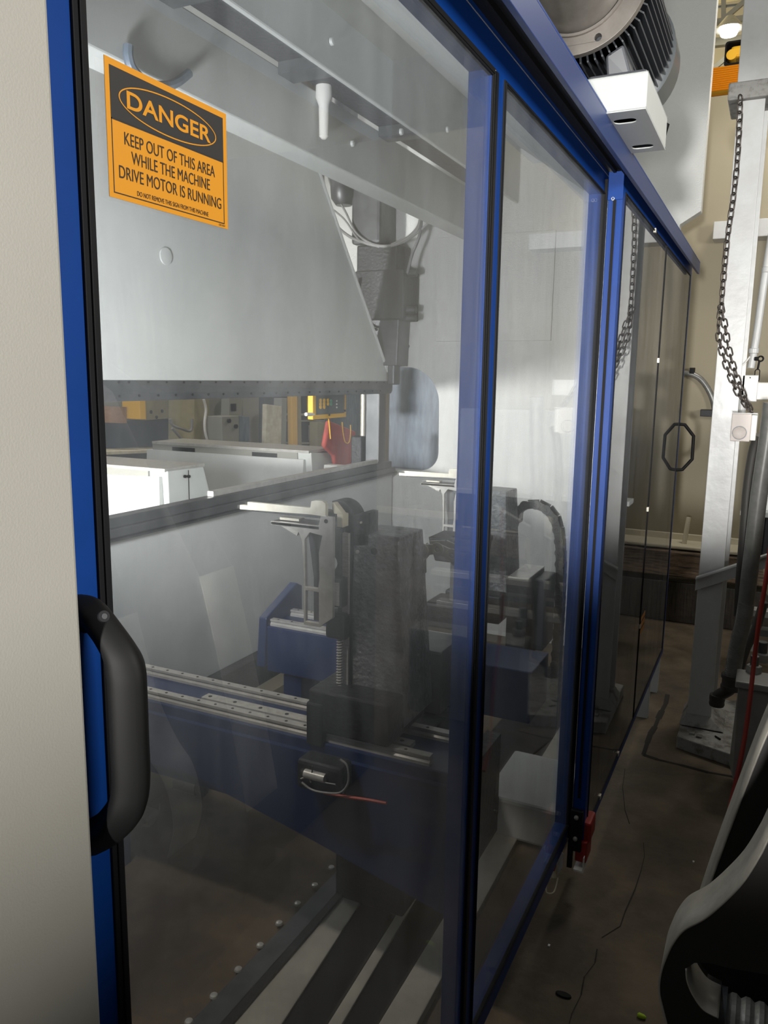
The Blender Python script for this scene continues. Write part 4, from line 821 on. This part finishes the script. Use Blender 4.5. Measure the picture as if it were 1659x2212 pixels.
for i, (z0, z1, y0, l) in enumerate(((.405, .43, 5.70, 'top painted timber sill at the foot of the beige wall'), (.22, .395, 5.66, 'rusty brown middle timber beam below the wall'), (FL, .17, 5.72, 'dark wet looking bottom timber beam below the wall'))):
    tag(obj('timber_beam', B(-.9, 1.6, y0, 5.98, z0, z1), ('beige_light', 'wood', 'wetwood')[i], bevel=.008), l, 'timber', 'timber beams under the beige wall')
a_ = onY(1479, 1155, 5.8); b_ = onY(1484, 1118, 5.8)
tag(obj('iron_peg', MB().cyl((a_.x, 5.8, .42), (b_.x+.01, 5.82, b_.z), .016, 10), 'beige_light', smooth=True), 'pale painted peg standing on the top timber', 'peg')
# right hand background bench
rbk = thing('grey_workbench', (.9, 5.0, 0), 'grey metal bench with white front ledge behind the hoses', 'bench')
obj('back_panel', B(.44, 1.4, 5.05, 5.12, .82, 1.35), 'column', rbk); obj('ledge', B(.36, 1.4, 4.95, 5.12, .79, .82), 'white', rbk, bevel=.003)
obj('dark_front', B(.44, 1.4, 5.05, 5.12, .55, .79), 'rubber', rbk); obj('frame_leg', B(.40, .44, 4.98, 5.12, FL, .79), 'column', rbk)
for i, (zz, l) in enumerate(((.30, 'upper'), (.18, 'middle'), (.07, 'lowest'))):
    tag(obj('steel_bar', B(.42, 1.4, 4.6+i*.05, 4.68+i*.05, zz, zz+.035), ('steel', 'tool', 'steel')[i], bevel=.002), l+' bright bar stored under the grey bench', 'bar', 'bars under the grey bench')
tag(obj('tan_sack', MB().lathe((.62, 4.4, .62), 'z', [(-.20, .03), (-.14, .09), (0, .12), (.12, .08), (.16, .02)], 16), 'cream', smooth=True), 'tan cloth sack below the channel bar at the right edge', 'sack')
# upper background: corrugated strip, trusses, lamp, yellow hoist
cg = MB(); n = 12; z0, z1 = onY(1530, 207, 6.3).z, onY(1530, 152, 6.3).z
prof = [];
for k in range(n*4+1): prof.append((6.3+.05*math.sin(2*math.pi*k/4+.4), z0+(z1-z0)*k/(n*4)))
for k in range(len(prof)-1):
    (ya, za), (yb2, zb2) = prof[k], prof[k+1]; cg.add([(-.5, ya, za), (1.6, ya, za), (1.6, yb2, zb2), (-.5, yb2, zb2), (-.5, ya+.02, za), (1.6, ya+.02, za), (1.6, yb2+.02, zb2), (-.5, yb2+.02, zb2)], [(0, 1, 2, 3), (4, 5, 6, 7), (0, 3, 7, 4), (1, 2, 6, 5)])
tag(obj('corrugated_sheet', cg, 'corr'), 'orange corrugated sheet running along above the beige wall', 'sheet')
a_ = onY(1592, 125, 6.6)
yh = thing('yellow_hoist', (a_.x, 6.6, a_.z-.1), 'yellow hoist trolley above the corrugated sheet', 'hoist')
obj('body', B(a_.x-.04, a_.x+.10, 6.5, 6.7, a_.z-.03, a_.z+.05), 'yellow', yh, bevel=.02); obj('drum', MB().lathe((a_.x-.03, 6.49, a_.z-.01), 'y', [(0, .035), (.1, .035)], 16), 'yellow', yh, smooth=True)
obj('base', MB().plate('y', 6.48, 6.72, rrect(a_.x-.075, a_.x+.2, a_.z-.09, a_.z+.075, .02), [rrect(a_.x-.065, a_.x+.19, a_.z-.07, a_.z+.065, .02)]), 'black', yh)
YT = 9.0
def tb(p, q, r, y=YT): return MB().tube([onY(*p, y), onY(*q, y)], r, 4)
tr = thing('roof_truss', (-.3, YT, 4.3), 'cream painted roof truss with lamp, above the orange sheet', 'truss')
obj('top_chord', tb((1380, 70), (1700, 28), .035), 'truss', tr); obj('bottom_chord', tb((1500, 98), (1700, 75), .05), 'truss', tr)
obj('diagonal', tb((1520, 165), (1600, 100), .03), 'truss', tr); obj('diagonal', tb((1568, 38), (1680, -60), .03), 'truss', tr)
obj('hanger', tb((1563, 45), (1563, -60), .03), 'truss', tr); obj('hanger', tb((1436, 60), (1432, -60), .02), 'truss', tr); obj('conduit', tb((1400, 32), (1600, 10), .014), 'greycab', tr)
obj('conduit', tb((1500, 90), (1600, 84), .014), 'greycab', tr)
q_ = onY(1575, 66, 8.6)
lm = thing('ceiling_lamp', (q_.x, 8.6, q_.z), 'glowing high bay lamp shining between the truss members', 'lamp')
obj('bulb', MB().lathe((q_.x, 8.6, q_.z), 'z', [(-.05, .03), (-.04, .07), (0, .085), (.04, .06)], 20), 'glow', lm, smooth=True)
obj('shade', MB().lathe((q_.x, 8.6, q_.z), 'z', [(.01, .13), (.06, .09), (.12, .04)], 20), 'alu', lm, smooth=True)
# ------------------------------------------------------------------ foreground machined plates (bottom right)
fp = thing('machined_plate', (.55, 1.0, 0), 'dark profile-cut steel plate with bright curved edge, foreground bottom right', 'plate')
def pxl(pts, y): return [(min(onY(a_, b_, y).x, .94), .48 if b_ >= 2330 else onY(a_, b_, y).z) for a_, b_ in pts]
outA = pxl([(1740, 1640), (1659, 1812), (1640, 1850), (1605, 1905), (1560, 1952), (1520, 1985), (1478, 2008), (1455, 2035), (1440, 2065), (1428, 2100), (1424, 2140), (1432, 2180), (1445, 2230), (1470, 2330), (2700, 2330), (2700, 900), (2200, 1100)], 1.0)
holA = pxl([(1482, 2092), (1500, 2080), (1530, 2080), (1570, 2090), (1690, 2112), (1690, 2300), (1560, 2300), (1552, 2198), (1520, 2180), (1498, 2150), (1485, 2120)], 1.0)
obj('plate_body', MB().plate('y', 1.0, 1.07, outA, [holA]), 'platedark', fp)
def rim(pts, y0, y1, t, m, parent, name='bright_edge', close=False):
    pts = [(q.x, q.z) for q in smooth_path([(a, 0, b) for a, b in pts], 6)]; mb = MB(); n = len(pts)
    for i in range(n-1):
        (xa, za), (xb, zb_) = pts[i], pts[i+1]
        mb.add([(xa, y0, za), (xb, y0, zb_), (xb, y1, zb_), (xa, y1, za)], [(0, 1, 2, 3)])
    o = obj(name, mb, m, parent, smooth=True, weld=True); s = o.modifiers.new('s', 'SOLIDIFY'); s.thickness = t; s.offset = 0; return o
rim(outA[:13], .9985, 1.075, .0025, 'edge', fp)
rim(pxl([(1482, 2092), (1485, 2120), (1498, 2150), (1520, 2180), (1552, 2198)], 1.0), .9985, 1.06, .002, 'edge', fp)
fq = thing('machined_plate', (.5, 1.3, 0), 'second steel plate with long straight bright edge behind the curved one', 'plate')
outB = pxl([(1720, 1440), (1659, 1580), (1630, 1650), (1590, 1755), (1555, 1850), (1530, 1920), (1490, 2040), (1470, 2330), (2700, 2330), (2700, 700), (2200, 900)], 1.25)
obj('plate_body', MB().plate('y', 1.25, 1.355, outB), 'platedark', fq)
rim(outB[:7], 1.248, 1.36, .003, 'edge', fq)
ro = thing('grooved_roller', (.55, 1.0, .7), 'ribbed steel roller showing through the cut-out plate, bottom right corner', 'roller')
a_ = onY(1570, 2130, 1.10); prof = []
for k in range(60): prof.append((k*.006, .045*(1 if k % 3 else .9)))
q0 = onY(1555, 2150, 1.12)
obj('roller_body', MB().lathe((q0.x+.01, 1.12, q0.z-.045), 'x', prof, 32), 'alu', ro)
obj('roller_end', MB().cyl((q0.x-.012, 1.12, q0.z-.045), (q0.x+.01, 1.12, q0.z-.045), .05, 28), 'tool', ro, smooth=True)
wk = thing('shade_cabinet', (1.2, .6, 0), 'added unseen dark cabinet shading the lower doors, its shelf under the steel plates', 'machine')
obj('cabinet', B(.95, 1.9, -.9, 2.9, FL, 1.50), 'platedark', wk, bevel=.01)  # off-frame block added to keep light off the lower doors
obj('bed_shelf', B(.42, .948, .95, 1.4, .40, .478), 'platedark', wk)
obj('shelf_leg', B(.70, .80, 1.0, 1.35, FL, .40), 'platedark', wk)
# little things on the floor
q_ = onZ(1385, 2199, FL)
tag(obj('ear_plug', MB().lathe((q_.x, q_.y, FL+.006), 'x', [(-.010, .004), (-.006, .007), (.006, .006), (.012, .003)], 12), 'lime', smooth=True), 'lime green foam ear plug on the dark aisle floor', 'ear plug')
q_ = onZ(1217, 2151, FL)
tag(obj('dark_scrap', MB().plate('z', FL, FL+.006, circ(q_.x, q_.y, .022, 12, ry=.010)), 'rubber', bevel=.002), 'small dark oval scrap on the aisle floor, near the lower door rail', 'scrap')
for n_, (a_, b_) in enumerate(((1186, 2043), (1498, 1862), (1511, 1938))):
    q_ = onZ(a_, b_, FL); l = ('tiny bright chip on the floor beside the bottom door rail', 'tiny bright chip in the middle of the aisle floor', 'pale splinter against the slanted steel plate edge')[n_]
    tag(obj('metal_chip', B(q_.x-.003, q_.x+.003, q_.y-.004, q_.y+.004, FL, FL+.003), 'whiteplastic'), l, 'chip', 'bright chips on the aisle floor')
